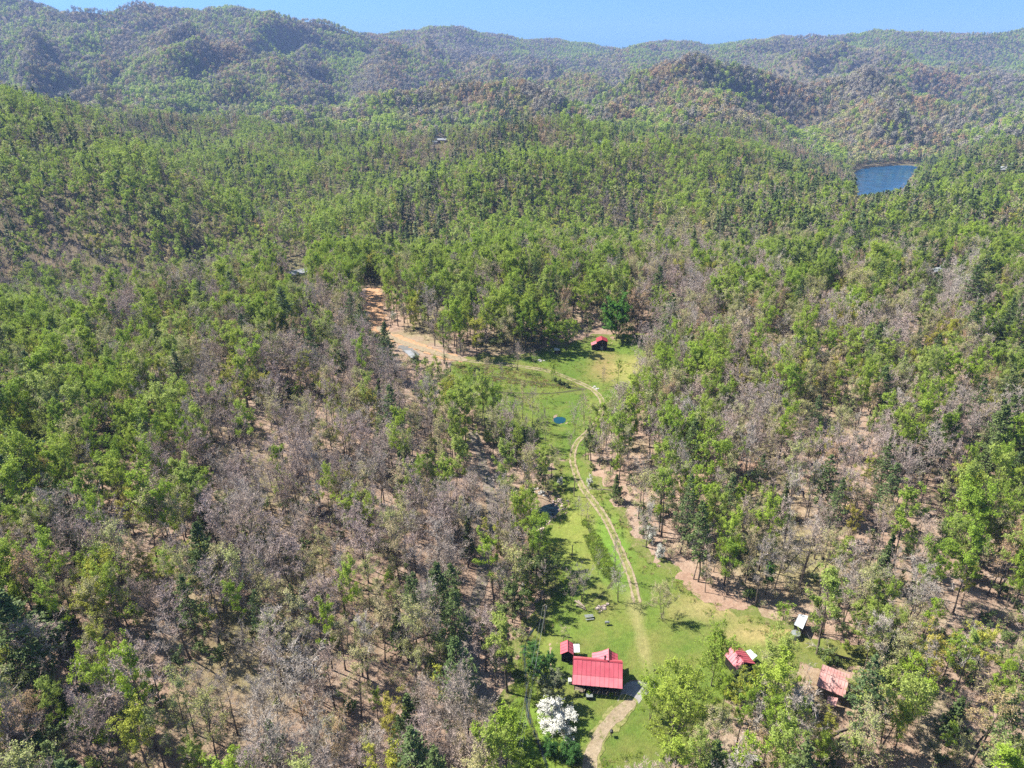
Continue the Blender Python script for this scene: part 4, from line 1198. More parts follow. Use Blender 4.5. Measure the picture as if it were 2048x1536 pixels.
random.seed(21)
for i, (px, py) in enumerate(((955, 800), (975, 780), (985, 822), (1002, 800), (1010, 845), (1022, 812), (1030, 868), (1045, 838), (1052, 880), (1066, 860), (1075, 892), (1012, 878), (990, 862), (965, 838), (1090, 905), (1060, 915), (1036, 905), (1088, 868))):
    if i % 3 == 1: plant(px, py, i, 'budding_tree', random.uniform(11, 16), '', .75, name='meadow_edge_tree', group='thin trees standing in the grass at the left of the upper meadow')
    else: plant(px, py, i, 'bare_tree', random.uniform(11, 17), '', .65, name='meadow_edge_tree', group='thin trees standing in the grass at the left of the upper meadow')
    o_ = [q for q in bpy.data.objects if q.name.startswith('meadow_edge_tree')][-1]
    o_['label'] = ('budding' if i % 3 == 1 else 'leafless') + ' thin tree standing in grass at the left side of the upper meadow'
for (px, py) in ((1585, 1250), (1578, 1262), (1590, 1240), (1600, 1222), (1650, 1385), (1636, 1392), (1184, 690), (1176, 684), (1188, 674), (1198, 664)):
    g_ = G(px, py); SPOTS.append((g_[0] - 1, g_[1] + 1, 5.0))
# ------------------------------------------------------------------ the woods
ZONES = [   # label end, pixel outline of the ground
 ('between the gravel road and the long pond', [(985, 900), (1150, 900), (1110, 1010), (1060, 1060), (1110, 1110), (1110, 1210), (1040, 1290), (1000, 1600), (930, 1300), (985, 1060)]),
 ('left of the meadow with the round pond', [(860, 715), (1090, 715), (1110, 900), (985, 900), (850, 860)]),
 ('in the woods around the second red roof', [(1200, 1600), (1300, 1380), (1440, 1230), (1600, 1260), (1620, 1600)]),
 ('around the faded barn roof', [(1620, 1600), (1600, 1300), (1860, 1290), (1860, 1600)]),
 ('in the bottom right corner', [(1860, 1600), (1860, 1290), (2400, 1290), (2400, 1720)]),
 ('on the bank right of the wheel track', [(1140, 900), (1220, 880), (1400, 900), (1400, 1160), (1290, 1140)]),
 ('on the pinkish leafy slope at right', [(1400, 860), (1660, 860), (1660, 1240), (1460, 1220), (1400, 1160)]),
 ('along the lower right edge', [(1660, 1000), (2400, 1000), (2400, 1300), (1660, 1300)]),
 ('along the middle right edge', [(1660, 780), (2400, 780), (2400, 1000), (1660, 1000)]),
 ('on the rise right of the meadow', [(1200, 700), (1660, 700), (1660, 860), (1220, 880)]),
 ('left below the lake', [(1500, 400), (1700, 400), (1700, 560), (1500, 560)]),
 ('straight below the lake', [(1700, 400), (1880, 400), (1880, 560), (1700, 560)]),
 ('on the right edge below the lake', [(1880, 400), (2400, 400), (2400, 560), (1880, 560)]),
 ('in the woods right of the barn meadow', [(1500, 560), (1760, 560), (1760, 780), (1660, 780), (1500, 700)]),
 ('below the small pale-roofed house', [(1760, 560), (1940, 560), (1940, 780), (1760, 780)]),
 ('on the right edge level with the barn', [(1940, 560), (2400, 560), (2400, 780), (1940, 780)]),
 ('right behind the red-roofed barn', [(1180, 560), (1500, 560), (1500, 700), (1180, 700)]),
 ('high above the clay road', [(760, 400), (1180, 400), (1180, 580), (760, 580)]),
 ('close above the clay road', [(760, 580), (960, 580), (960, 715), (930, 715), (790, 660)]),
 ('left of the red-roofed barn', [(960, 580), (1180, 580), (1180, 700), (1090, 715), (960, 715)]),
 ('at the bottom left corner', [(-400, 1300), (350, 1300), (350, 1750), (-400, 1750)]),
 ('on the red slope along the bottom edge', [(350, 1300), (700, 1300), (700, 1750), (350, 1750)]),
 ('at the bottom beside the gravel road', [(700, 1220), (940, 1220), (1000, 1750), (700, 1750)]),
 ('near the big lone pine', [(200, 1060), (560, 1060), (560, 1300), (200, 1300)]),
 ('at the left edge of the lower woods', [(-400, 1000), (200, 1060), (200, 1300), (-400, 1300)]),
 ('left of the gravel road bend', [(560, 1040), (985, 1040), (940, 1220), (700, 1300), (560, 1300)]),
 ('around the dark green shed', [(-400, 820), (260, 820), (260, 1060), (-400, 1000)]),
 ('in the middle of the left woods', [(260, 820), (560, 820), (560, 1060), (260, 1060)]),
 ('on the reddish slope left of centre', [(560, 820), (985, 820), (985, 1040), (560, 1060)]),
 ('on the left edge below the ravine', [(-400, 640), (130, 640), (130, 820), (-400, 820)]),
 ('in the woods below the left ravine', [(130, 640), (280, 640), (280, 820), (130, 820)]),
 ('beside the brow pine at upper left', [(280, 640), (420, 640), (420, 820), (280, 820)]),
 ('in the woods below the orange clearing', [(420, 640), (740, 640), (870, 720), (870, 820), (420, 820)]),
 ('near the long grey roof', [(420, 500), (760, 500), (740, 640), (420, 640)]),
 ('on the slope across the left ravine', [(-400, 200), (420, 200), (420, 640), (-400, 640)]),
]
ZW = []
def zone_of(px, py):
    z = np.full(px.shape, -1)
    for i, (_, P) in enumerate(ZONES):
        m = (z < 0) & in_poly(px, py, P); z[m] = i
    return z

FAST = False
B1 = band(62, 480, 4.3); B2 = band(480, 1350, 5.9); B3 = band(1350, 2700, 8.4); B4 = band(2700, 7200, 13.0)
def choose(B, Hs, tilt):
    X, Y, Z = B
    n = len(X)
    px, py, dep = proj(X, Y, Z + 9)
    sx, sy = px + rs.normal(0, 28, n), py + rs.normal(0, 28, n)
    w = mixat(sx, sy)
    # stands of one kind grow together
    for k in range(7):
        w[:, k] *= np.exp((1.5 + 1.3 * np.clip((Y - 500) / 900, 0, 1)) * fbm(X / (28 + Y * .05) + k * 31, Y / (28 + Y * .05), 3, 100 + k))
    fr = np.clip((Y - 900) / 900, 0, 1)
    wx = fbm(X / 900, Y / 900, 2, 40) * 260; wy = fbm(X / 900, Y / 900, 2, 50) * 260
    rel = np.clip(ridged((X + wx) / 820, (Y + wy) / 820, 3, 3) * 1.6, -1.6, 1.6) * fr
    for k, c_ in ((0, .75), (1, .2), (2, -1.0), (3, -.5), (4, -.4), (5, -.3), (6, .8)): w[:, k] *= np.exp(c_ * rel)
    w /= w.sum(1)[:, None]
    c = np.cumsum(w, 1); u = rs.rand(n)
    kd = (u[:, None] > c).sum(1).clip(0, 6)
    base = np.array([19, 18, 20.5, 15.5, 21, 13, 18])[kd]
    H = base * np.clip(rs.normal(1, .16, n), .5, 1.35) * Hs
    return kd, H, px, py
def finish(B, kd, H, width):
    return dict(X=B[0], Y=B[1], Z=B[2], kd=kd, H=H, w=width)
def filt(B, r, extra=None):
    X, Y, Z = B
    kd, H, px, py = choose(B, 1.0, 0)
    small = rs.rand(len(X)) < .16
    H = np.where(small, H * rs.uniform(.35, .65, len(X)), H)
    r1 = np.full(len(X), 1.6)
    h1 = keep_hit(X, Y, Z, H, r1)
    h2 = h1 & ~keep_hit(X, Y, Z, H * .5, r1 * .6); H = np.where(h2, H * .5, H)       # edge trees stay young
    h3 = h1 & ~h2 & ~keep_hit(X, Y, Z, H * .25, r1 * .4); H = np.where(h3, H * .25, H)
    fc = Gpoly([(330, 348), (430, 398), (540, 465)])
    m = (~h1 | h2 | h3) & ~blocked(X, Y) & ((seg_dist(X, Y, fc, False) > 12) | (rs.rand(len(X)) < .3))
    d = np.ones(len(X), bool)
    for (x, y, r_) in SPOTS: d &= np.hypot(X - x, Y - y) > r_
    m &= d
    return dict(X=X[m], Y=Y[m], Z=Z[m], kd=kd[m], H=H[m], px=px[m], py=py[m])
T1 = filt(B1, 3.2)
# thinner stocking where the photograph shows the forest floor
op = fbm(T1['X'] / 22, T1['Y'] / 22, 3, 300)
keepm = ~(((op > .30) & (rs.rand(len(op)) < .85)) & (T1['Y'] < 400)) & ~((T1['Y'] < 330) & (rs.rand(len(op)) < .12))
T1 = {k: v[keepm] for k, v in T1.items()}
X, Y, Z = B2
T2 = filt(B2, 3.2)
def far_t(B, Hs, r):
    X, Y, Z = B
    kd, H, px, py = choose(B, Hs, 0)
    m = ~keep_hit(X, Y, Z, H, np.full(len(X), r)) & (sdf(X, Y, LAKEW) > 4.5)
    return dict(X=X[m], Y=Y[m], Z=Z[m], kd=kd[m], H=H[m], px=px[m], py=py[m])
T3 = far_t(B3, 1.0, 3); T4 = far_t(B4, 1.05, 3)
#print('trees', len(T1['X']), len(T2['X']), len(T3['X']), len(T4['X']))

# the 300 of each kind that show largest stand as trees of their own; the rest of the kind is one scattered wood
D = np.hypot(T1['X'], T1['Y'])
gpx, gpy, gd = proj(T1['X'], T1['Y'], T1['Z'])
tpx, tpy, _ = proj(T1['X'], T1['Y'], T1['Z'] + T1['H'])
inview = (T1['px'] > 0) & (T1['px'] < 2048) & (T1['py'] < 1536)
bigness = T1['H'] / gd * np.where(inview, 1, .05)
zn = zone_of(gpx, gpy)
single = np.zeros(len(D), bool)
LABS = {}
ZSHORT = {}
for k, kn in enumerate(KN):
    cand = np.nonzero(T1['kd'] == k)[0]
    cand = cand[np.argsort(-bigness[cand])]
    take = cand[:268]
    take = take[inview[take]]
    single[take] = True
    K = KINDS[kn]
    for i in take:
        fm = rs.randint(len(K['near_m'])); tr, cr = K['near_m'][fm]
        s = T1['H'][i] / K['near_h'][fm]; cw = rs.uniform(.74, 1.06) * (1 if T1['H'][i] > 9 else 1.3)
        t = bpy.data.objects.new(kn, None)
        t.location = (T1['X'][i], T1['Y'][i], T1['Z'][i]); t.rotation_euler = (rs.normal(0, .03), rs.normal(0, .03), rs.uniform(0, 6.28)); t.scale = (s * cw, s * cw, s)
        C.objects.link(t)
        hs = T1['H'][i]
        size = 'tall ' if hs > 19 else ('young ' if hs < 10.5 else '')
        where = ZONES[zn[i]][0] if zn[i] >= 0 else 'in the wooded middle distance'
        lab = size + WORDS[kn] + ' ' + where
        LABS.setdefault(lab, []).append((gpx[i], gpy[i], t))
        t['label'] = lab; t['category'] = 'tree'; t['group'] = size + kn.replace('_', ' ') + 's ' + where
        a = bpy.data.objects.new('trunk', tr); b = bpy.data.objects.new('crown', cr)
        C.objects.link(a); C.objects.link(b); a.parent = t; b.parent = t
rest = ~single
for lab, L in LABS.items():
    if len(L) == 1: del L[0][2]['group']; continue
    def put(e, w): e[2]['label'] = w + ' ' + lab; L.remove(e)
    L.sort(key=lambda e: e[0])
    if len(L) == 2: a, b = list(L); put(a, 'left'); put(b, 'right'); continue
    if len(L) == 3: a, b, c = list(L); put(a, 'leftmost'); put(b, 'middle'); put(c, 'rightmost'); continue
    put(L[0], 'leftmost'); put(L[-1], 'rightmost')
    put(max(L, key=lambda e: e[1]), 'nearest')
    if len(L) > 1: put(min(L, key=lambda e: e[1]), 'farthest')
names = {'bare_tree': 'bare_woods', 'budding_tree': 'budding_woods', 'leafy_tree': 'leafy_woods', 'yellow_green_tree': 'yellow_green_woods', 'pine_tree': 'pine_woods', 'evergreen_tree': 'evergreen_woods', 'tan_budding_tree': 'tan_budding_woods'}
def proto_h(kn, lv): return [zmax(f) for f in KINDS[kn][lv]]
for k, kn in enumerate(KN):
    Ps, Rt, Sc, Ix = [], [], [], []
    for T, m0, lv, wl_ in ((T1, rest, 'near', None), (T2, None, 'mid', None), (T3, None, 'far', None), (T4, None, 'far', 1.12)):
        m = T['kd'] == k
        if m0 is not None: m &= m0
        n = m.sum()
        if n == 0: continue
        ph = np.array(proto_h(kn, lv)); ix = rs.randint(0, len(ph), n)
        s = T['H'][m] / ph[ix]; cw = rs.uniform(.80, 1.15, n) * (wl_ or 1)
        Ps.append(np.c_[T['X'][m], T['Y'][m], T['Z'][m]]); Rt.append(np.c_[rs.normal(0, .03, n), rs.normal(0, .03, n), rs.uniform(0, 6.28, n)])
        Sc.append(np.c_[s * cw, s * cw, s]); Ix.append(np.array(KINDS[kn]['idx'][lv])[ix])
    scatter(names[kn], np.concatenate(Ps), np.concatenate(Rt), np.concatenate(Sc), np.concatenate(Ix), 'continuous %s covering the hills and filling the woods behind the nearer trees' % names[kn].replace('_', ' '), 'woods')

# ------------------------------------------------------------------ undergrowth, fallen wood, weeds
UCOL = bpy.data.collections.new('undergrowth_forms')
uf = []
def ufrm(fm, bark, mats):
    o = bpy.data.objects.new('under_form.%03d' % len(uf), fm.joined('under_form', bark, mats)); UCOL.objects.link(o); uf.append(o)
for s_ in (201, 202): ufrm(broad(s_, H=2.6, cr=1.5, cb=.05, limbs=9, subs=4, twigs=5, twiglets=1, twig_w=.035, leaf=.8, lsize=.12, shape='round', ang=(20, 75), stems=2), BARK, [TW['bare'], LV['bud']])
for s_ in (203, 204): ufrm(broad(s_, H=2.2, cr=1.4, cb=.05, limbs=9, subs=4, twigs=5, twiglets=1, leaf=3, lsize=.15, shape='round', ang=(10, 75)), BARK, [TW['dark'], LV['olive']])
for s_ in (205,): ufrm(broad(s_, H=3.0, cr=1.6, cb=.1, limbs=9, subs=4, twigs=5, twiglets=1, leaf=3, lsize=.16, shape='round', ang=(10, 75)), BARK, [TW['dark'], LV['green']])
def fallen(seed):
    r_ = np.random.RandomState(seed); f = Form()
    L = 9
    P = [np.array([x, r_.normal(0, .1), .25 + .05 * x]) for x in np.linspace(0, L, 5)]
    f.wood(segs_mesh(P[:-1], P[1:], [.2, .17, .13, .09], [.17, .13, .09, .04], 5))
    a, b = [], []
    for i in range(60):
        x = r_.uniform(4, L); p = np.array([x, 0, .3 + .05 * x]); d = np.array([r_.uniform(.3, 1), r_.normal(0, .8), abs(r_.normal(.3, .4))]); a.append(p); b.append(p + d * r_.uniform(.5, 2.2))
    f.crown(blades(a, b, .07, r_), 0)
    return f
for s_ in (206, 207): ufrm(fallen(s_), BARK, [TW['bare'], TW['bare']])
SGU = scatter_group(UCOL)
X, Y, Z = band(62, 420, 3.7)
m = ~blocked(X, Y) & (rs.rand(len(X)) < .75 + .5 * fbm(X / 30, Y / 30, 3, 410)) & ~keep_hit(X, Y, Z, np.full(len(X), .7), np.full(len(X), .6))
X, Y, Z = X[m], Y[m], Z[m]; n = len(X)
ix = rs.choice(7, n, p=[.27, .27, .13, .13, .08, .06, .06]); s = np.where(ix > 4, rs.uniform(.6, 1.3, n), rs.uniform(.4, 1.15, n))
scatter('undergrowth', np.c_[X, Y, Z], np.c_[np.zeros(n), np.zeros(n), rs.uniform(0, 6.28, n)], np.c_[s, s, s], ix, 'brown and olive undergrowth with fallen limbs on the forest floor', 'undergrowth', g=SGU)
# weeds and tufts on the grass
tv = []
WCOL = bpy.data.collections.new('tuft_forms')
for s_, mm in ((301, LV['green']), (302, LV['olive']), (303, LV['tan'])):
    r_ = np.random.RandomState(s_); f = Form()
    f.wood(segs_mesh([[0, 0, -.05]], [[0, 0, .05]], [.02], [.01], 3))
    a = r_.normal(0, .3, (26, 3)); a[:, 2] = 0; b = a + r_.normal(0, .18, (26, 3)); b[:, 2] = r_.uniform(.15, .5, 26)
    f.crown(blades(a, b, .12, r_), 1)
    WCOL.objects.link(bpy.data.objects.new('tuft_form.%03d' % s_, f.joined('tuft_form', BARK, [TW['dark'], mm])))
SGW = scatter_group(WCOL)
def tufts(name, P, n, dens_seed, idxp, label, smax=1.0, near_edge=None, thr=-.1):
    b = bnd(P, 0)
    X = rs.uniform(b[0], b[1], n); Y = rs.uniform(b[2], b[3], n)
    d = sdf(X, Y, P)
    m = (d < .8) & (fbm(X / 6, Y / 6, 3, dens_seed) > thr)
    if near_edge: m &= (d > -near_edge)
    X, Y = X[m], Y[m]; k = len(X); s = rs.uniform(.35, smax, k)
    scatter(name, np.c_[X, Y, zat(X, Y) + .04], np.c_[np.zeros(k), np.zeros(k), rs.uniform(0, 6.28, k)], np.c_[s, s, s * .8], rs.choice(3, k, p=idxp), label, 'grass', g=SGW)
tufts('edge_grass', lawn_w, 9000, 500, [.55, .3, .15], 'longer grass tufts along the edges of the lawn', 1.2, near_edge=4)
tufts('meadow_tufts', mead_w, 5000, 510, [.6, .25, .15], 'coarse grass tufts across the upper meadow', 1.1)
tufts('pond_reeds', smooth_closed(Gpoly([(1160, 1030), (1195, 1075), (1225, 1130), (1245, 1160), (1225, 1165), (1200, 1130), (1180, 1090), (1168, 1055)])), 1500, 520, [.7, .3, 0], 'lush dark weeds along the meadow ditch', 1.3, thr=-.4)
tufts('creek_weeds', smooth_closed(Gpoly([(1025, 1545), (1020, 1450), (1040, 1340), (1050, 1290), (1065, 1290), (1062, 1380), (1080, 1460), (1100, 1545)])), 500, 530, [.8, .2, 0], 'lush green weeds along the creek beside the drive', 1.3, thr=-.5)
tufts('brush_strip', smooth_closed(Gpoly([(900, 735), (930, 725), (1040, 745), (1110, 765), (1170, 776), (1120, 778), (1000, 765), (930, 752)])), 1600, 540, [.2, .1, .7], 'straw-coloured brush along the upper meadow ditch', 1.4, thr=-.5)

# ------------------------------------------------------------------ the air between here and the far ridges
hz = bpy.data.meshes.new('haze')
hx0, hx1, hy0, hy1, hz0, hz1 = -9000, 9000, -400, 9200, float(GZ.min()) - 1.5, max(float(GZ.max()) + 40, CAMH + 30)
hv = [(hx0, hy0, hz0), (hx1, hy0, hz0), (hx1, hy1, hz0), (hx0, hy1, hz0), (hx0, hy0, hz1), (hx1, hy0, hz1), (hx1, hy1, hz1), (hx0, hy1, hz1)]
hz.from_pydata(hv, [], [(3, 2, 1, 0), (4, 5, 6, 7), (0, 1, 5, 4), (1, 2, 6, 5), (2, 3, 7, 6), (3, 0, 4, 7)])
hm = NT('haze_air')
pv = hm.new('ShaderNodeVolumePrincipled')
pv.inputs['Color'].default_value = (.36, .53, 1.0, 1)
pv.inputs['Density'].default_value = 7e-5
pv.inputs['Anisotropy'].default_value = 0.0
hm.l.new(pv.outputs[0], hm.out.inputs['Volume'])
hz.materials.append(hm.m)
tag(link_mesh('haze', hz), kind='stuff')
# ------------------------------------------------------------------ buildings and small things
def m_roof(name, c1, c2, stain=.35, stainc=(.16, .07, .05), rough=.45):
    t = NT(name)
    co = t.obj()
    c = t.mix(t.rng(t.noise(.5, co, 4), .35, .65), c1, c2)
    st = t.scale(co, (2.5, .35, .35))
    c = t.mix(t.math('MULTIPLY', t.rng(t.noise(1.0, st, 5, .7), .55, .75), stain), c, stainc)
    c = t.mix(t.math('MULTIPLY', t.rng(t.noise(3.0, co, 3), .5, .8), .25), c, tuple(min(1, q * 1.5) for q in c2))
    return t.bsdf(c, rough, .4)
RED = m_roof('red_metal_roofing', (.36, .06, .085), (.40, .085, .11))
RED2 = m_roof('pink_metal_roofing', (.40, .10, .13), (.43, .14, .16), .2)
REDD = m_roof('deep_red_metal_roofing', (.26, .025, .04), (.30, .045, .06))
REDF = m_roof('faded_red_roofing', (.42, .26, .245), (.37, .17, .16), .75, (.30, .17, .11), .7)
WHT = m_roof('white_metal_sheet', (.44, .46, .48), (.38, .41, .44), .15, (.3, .3, .3))
GRYR = m_roof('grey_metal_sheet', (.17, .18, .19), (.23, .24, .255), .3, (.2, .2, .2))
DKW = simple('black_stained_wood', (.012, .011, .010), (.026, .022, .018), 3, .85)
BRW = simple('weathered_boards', (.10, .075, .055), (.17, .14, .11), 3, .9)
DARKM = simple('dark_metal', (.02, .02, .022), (.04, .04, .042), 3, .5)
GREENM = simple('dark_green_metal', (.012, .055, .042), (.018, .075, .055), 2, .5)
GREYM = simple('grey_paint', (.13, .145, .14), (.18, .195, .19), 2, .6)
TRIMW = simple('white_paint', (.42, .42, .40), (.50, .50, .48), 2, .6)
GLS = simple('window_glass', (.02, .03, .04), (.04, .05, .06), 1, .08, .6)
STONE = simple('field_stone', (.34, .25, .21), (.46, .38, .34), 1.5, .9)
STONEG = simple('grey_stone', (.30, .29, .28), (.46, .45, .43), 1.5, .9)
POLEW = simple('pole_wood', (.16, .13, .10), (.24, .20, .16), 3, .9)
RUBB = simple('rubber', (.015, .015, .015), (.03, .03, .03), 3, .8)

def atz(px, py, z):
    a, b = pix_dir(px, py); Y = (z - CAMH) / b
    return Vector((a * Y, Y, z))
def root(name, loc, label, cat, group=None):
    return tag(empty(name, loc), label, cat, group)
def sub(mb, name, mat, t, top=None, label=None):
    """part built in world coordinates under the thing t (top: the thing itself when t is a part of it)"""
    o = mb.build(name, mat, t)
    if top is None: o.location = -t.location
    else: o.location = (0, 0, 0)
    if label: o['label'] = label
    return o
def lerp(a, b, t): return a + (b - a) * t
def sheets(t, lines, n, mat, name='roof_sheet', th=.05, seam=True):
    """roof slope of n metal sheets; lines run from the ridge line to the eave line, each (left end, right end)"""
    for i in range(n):
        mb = MB()
        lift = Vector((0, 0, .022 * (i % 2)))
        for (A0, B0), (A1, B1) in zip(lines, lines[1:]):
            e = .004
            P = [lerp(A1, B1, i / n + e), lerp(A1, B1, (i + 1) / n - e), lerp(A0, B0, (i + 1) / n - e), lerp(A0, B0, i / n + e)]
            mb.slab([tuple(p + lift) for p in P], th)
        sub(mb, name, mat, t)
    if seam:
        mb = MB()
        for i in range(n + 1):
            P = [lerp(A, B, min(max(i / n, .003), .997)) + Vector((0, 0, .04)) for A, B in lines]
            mb.tube(P, .035, 4)
        sub(mb, 'roof_seam', mat, t)['kind'] = 'stuff'
def wallq(mb, A, B, z0, zA, zB=None, th=.15, apex=None):
    """wall between ground points A and B, thickness towards its left"""
    zB = zA if zB is None else zB
    d = (B - A); n = Vector((-d.y, d.x, 0)).normalized() * th
    P = [Vector((A.x, A.y, z0)), Vector((B.x, B.y, z0)), Vector((B.x, B.y, zB))]
    if apex is not None: P.append(apex)
    P.append(Vector((A.x, A.y, zA)))
    mb.prism([tuple(p) for p in P], tuple(n))
    return mb
def boards(t, A, B, z0, zt, n, mat, th=.04, name='wall_board'):
    d = (B - A); nn = Vector((d.y, -d.x, 0)).normalized()
    for i in range(n):
        a, b = lerp(A, B, i / n + .004), lerp(A, B, (i + 1) / n - .004)
        o_ = nn * (th + .012 * (i % 3))
        m = MB(); m.hexa([(a.x, a.y, z0), (b.x, b.y, z0), (b.x + o_.x, b.y + o_.y, z0), (a.x + o_.x, a.y + o_.y, z0), (a.x, a.y, zt), (b.x, b.y, zt), (b.x + o_.x, b.y + o_.y, zt), (a.x + o_.x, a.y + o_.y, zt)])
        sub(m, name, mat, t)
def onwall(mb, A, B, u0, u1, z0, z1, out, th=.06):
    d = (B - A); nn = Vector((d.y, -d.x, 0)).normalized()
    a = lerp(A, B, u0) + nn * out; b = lerp(A, B, u1) + nn * out; o_ = nn * th
    return mb.hexa([(a.x, a.y, z0), (a.x + o_.x, a.y + o_.y, z0), (b.x + o_.x, b.y + o_.y, z0), (b.x, b.y, z0), (a.x, a.y, z1), (a.x + o_.x, a.y + o_.y, z1), (b.x + o_.x, b.y + o_.y, z1), (b.x, b.y, z1)])
def window(t, A, B, u0, u1, z0, z1, out=.05, trim=TRIMW):
    f = sub(onwall(MB(), A, B, u0, u1, z0, z1, out, .05), 'window', trim, t)
    w = (u1 - u0) * .12
    g = MB(); onwall(g, A, B, u0 + w, (u0 + u1) / 2 - w * .3, z0 + .1, z1 - .1, out + .05, .015)
    onwall(g, A, B, (u0 + u1) / 2 + w * .3, u1 - w, z0 + .1, z1 - .1, out + .05, .015)
    sub(g, 'pane', GLS, f, top=t)

# --- main cabin
z0 = G(1195, 1392)[2]
RL, RR = atz(1146.5, 1316, z0 + 5.5), atz(1245.5, 1324.5, z0 + 5.5)
EL, ER = atz(1144.5, 1369.5, z0 + 2.75), atz(1243.5, 1376.5, z0 + 2.75)
ctr = (RL + RR) / 2
ux = (RR - RL).normalized(); uy = Vector((-ux.y, ux.x, 0))
Wd = (RR - RL).length
def HP(x, y, z): return Vector((ctr.x, ctr.y, z0)) + ux * x + uy * y + Vector((0, 0, z))
run = (ctr - (EL + ER) / 2).dot(uy)
t = root('cabin', (ctr.x, ctr.y, z0), 'main black cabin with a large red metal roof and stovepipe beside the driveway', 'cabin')
hw = Wd / 2
zb = 5.5 - (5.5 - 2.75) * .66; yb = -run * .6
front = [(HP(-hw, 0, 5.5), HP(hw, 0, 5.5)), (HP(-hw, yb, zb), HP(hw, yb, zb)), (HP(-hw, -run, 2.75), HP(hw, -run, 2.75))]
sheets(t, front[:2], 11, RED)
sheets(t, [(front[1][0] + Vector((0, 0, -.04)), front[1][1] + Vector((0, 0, -.04))), front[2]], 11, RED2, 'porch_roof_sheet')
sheets(t, [(HP(hw, .02, 5.5), HP(-hw, .02, 5.5)), (HP(hw, run * .62, 3.3), HP(-hw, run * .62, 3.3))], 11, RED)
cap = MB(); cap.slab([tuple(HP(-hw - .03, -.22, 5.46)), tuple(HP(hw + .03, -.22, 5.46)), tuple(HP(hw + .03, 0, 5.62)), tuple(HP(-hw - .03, 0, 5.62))], .03)
cap.slab([tuple(HP(-hw - .03, 0.001, 5.62)), tuple(HP(hw + .03, 0.001, 5.62)), tuple(HP(hw + .03, .22, 5.46)), tuple(HP(-hw - .03, .22, 5.46))], .03)
sub(cap, 'ridge_cap', REDD, t)
w2 = hw - .45; yf = yb + .1; yr = run * .5
wb = MB()
wallq(wb, HP(-w2, yf, 0), HP(w2, yf, 0), z0 - .5, z0 + zb - .35)
wallq(wb, HP(w2, yr, 0), HP(-w2, yr, 0), z0 - .5, z0 + 3.35)
for s_ in (-1, 1):
    A_, B_ = (HP(w2, yf + .151, 0), HP(w2, yr - .151, 0)) if s_ == 1 else (HP(-w2, yr - .151, 0), HP(-w2, yf + .151, 0))
    za, zc = (zb - .25, 3.5) if s_ == 1 else (3.5, zb - .25)
    wallq(wb, A_, B_, z0 - .5, z0 + za, z0 + zc, apex=Vector((*(HP(s_ * w2, 0, 0).xy), z0 + 5.3)))
sub(wb, 'wall', DKW, t)
fa, fb = HP(-w2, yf, 0), HP(w2, yf, 0)
boards(t, fa, fb, z0 - .2, z0 + zb - .4, 22, DKW)
window(t, fa, fb, .10, .19, z0 + 1.0, z0 + 2.2, .1, BRW); window(t, fa, fb, .28, .37, z0 + 1.0, z0 + 2.2, .1, BRW); window(t, fa, fb, .66, .76, z0 + 1.0, z0 + 2.2, .1, BRW)
dr = sub(onwall(MB(), fa, fb, .47, .56, z0 + .15, z0 + 2.2, .1, .06), 'door', BRW, t)
sub(onwall(MB(), fa, fb, .545, .553, z0 + 1.1, z0 + 1.2, .16, .05), 'handle', DARKM, dr, top=t)
dk = MB(); dk.slab([tuple(HP(-w2, -run + .45, .3)), tuple(HP(w2, -run + .45, .3)), tuple(HP(w2, yf - .12, .3)), tuple(HP(-w2, yf - .12, .3))], .35); sub(dk, 'porch_floor', BRW, t)
for i in range(6):
    x = -w2 + .1 + i * (2 * w2 - .2) / 5
    m = MB(); p = HP(x, -run + .55, .3); m.tube([p, p + Vector((0, 0, 2.28))], .08, 6); sub(m, 'porch_post', DKW, t)
    if i < 5 and i != 2:
        m = MB(); a = HP(x + .1, -run + .55, 1.1); b = HP(x + (2 * w2 - .2) / 5 - .1, -run + .55, 1.1); m.tube([a, b], .045, 4); sub(m, 'porch_rail', DKW, t)
ch = MB(); p = HP((1197.5 - 1196) / 9.3 + 1.3, .25, 5.2); ch.tube([p, p + Vector((0, 0, 1.15))], .17, 10)
chp = sub(ch, 'chimney', DARKM, t)
m = MB(); m.tube([p + Vector((0, 0, 1.2)), p + Vector((0, 0, 1.42))], [.30, .16], 10); sub(m, 'chimney_cap', DARKM, chp, top=t)
m = MB(); q = p + Vector((.0, -.3, -.28)); m.hexa([tuple(q + ux * a_ * .35 + uy * b_ * .32 + Vector((0, 0, c_))) for c_ in (0, .36) for a_, b_ in ((-1, -1), (1, -1), (1, 1), (-1, 1))]); sub(m, 'chimney_flashing', DARKM, t)
# rear wing with flared eaves
ap = atz(1217, 1297, z0 + 4.75); al = atz(1184, 1305.5, z0 + 3.25); ar = atz(1235.5, 1308, z0 + 3.2)
yl = (ap - ctr).dot(uy); xa = (ap - ctr).dot(ux); xl = (al - ctr).dot(ux); xr = (ar - ctr).dot(ux)
ylr = min((al - ctr).dot(uy), (ar - ctr).dot(uy))
def wing(xe, mat, far_y, sgn):
    L = []
    for k, (f, zz) in enumerate(((0, 4.75), (.35, 4.0), (.7, 3.5), (1, 3.22))):
        x = xa + (xe - xa) * f; yy = yl + (far_y - yl) * f ** 1.3
        a, b = HP(x, .25, zz), HP(x, yy, zz)
        L.append((a, b) if sgn > 0 else (b, a))
    sheets(t, L, 5, mat, 'wing_roof_sheet')
wing(xl, RED2, (al - ctr).dot(uy), -1); wing(xr, RED, (ar - ctr).dot(uy), 1)
m = MB(); m.tube([HP(xa, .3, 4.8), HP(xa, yl + .02, 4.8)], .07, 6); sub(m, 'wing_ridge_cap', RED2, t)
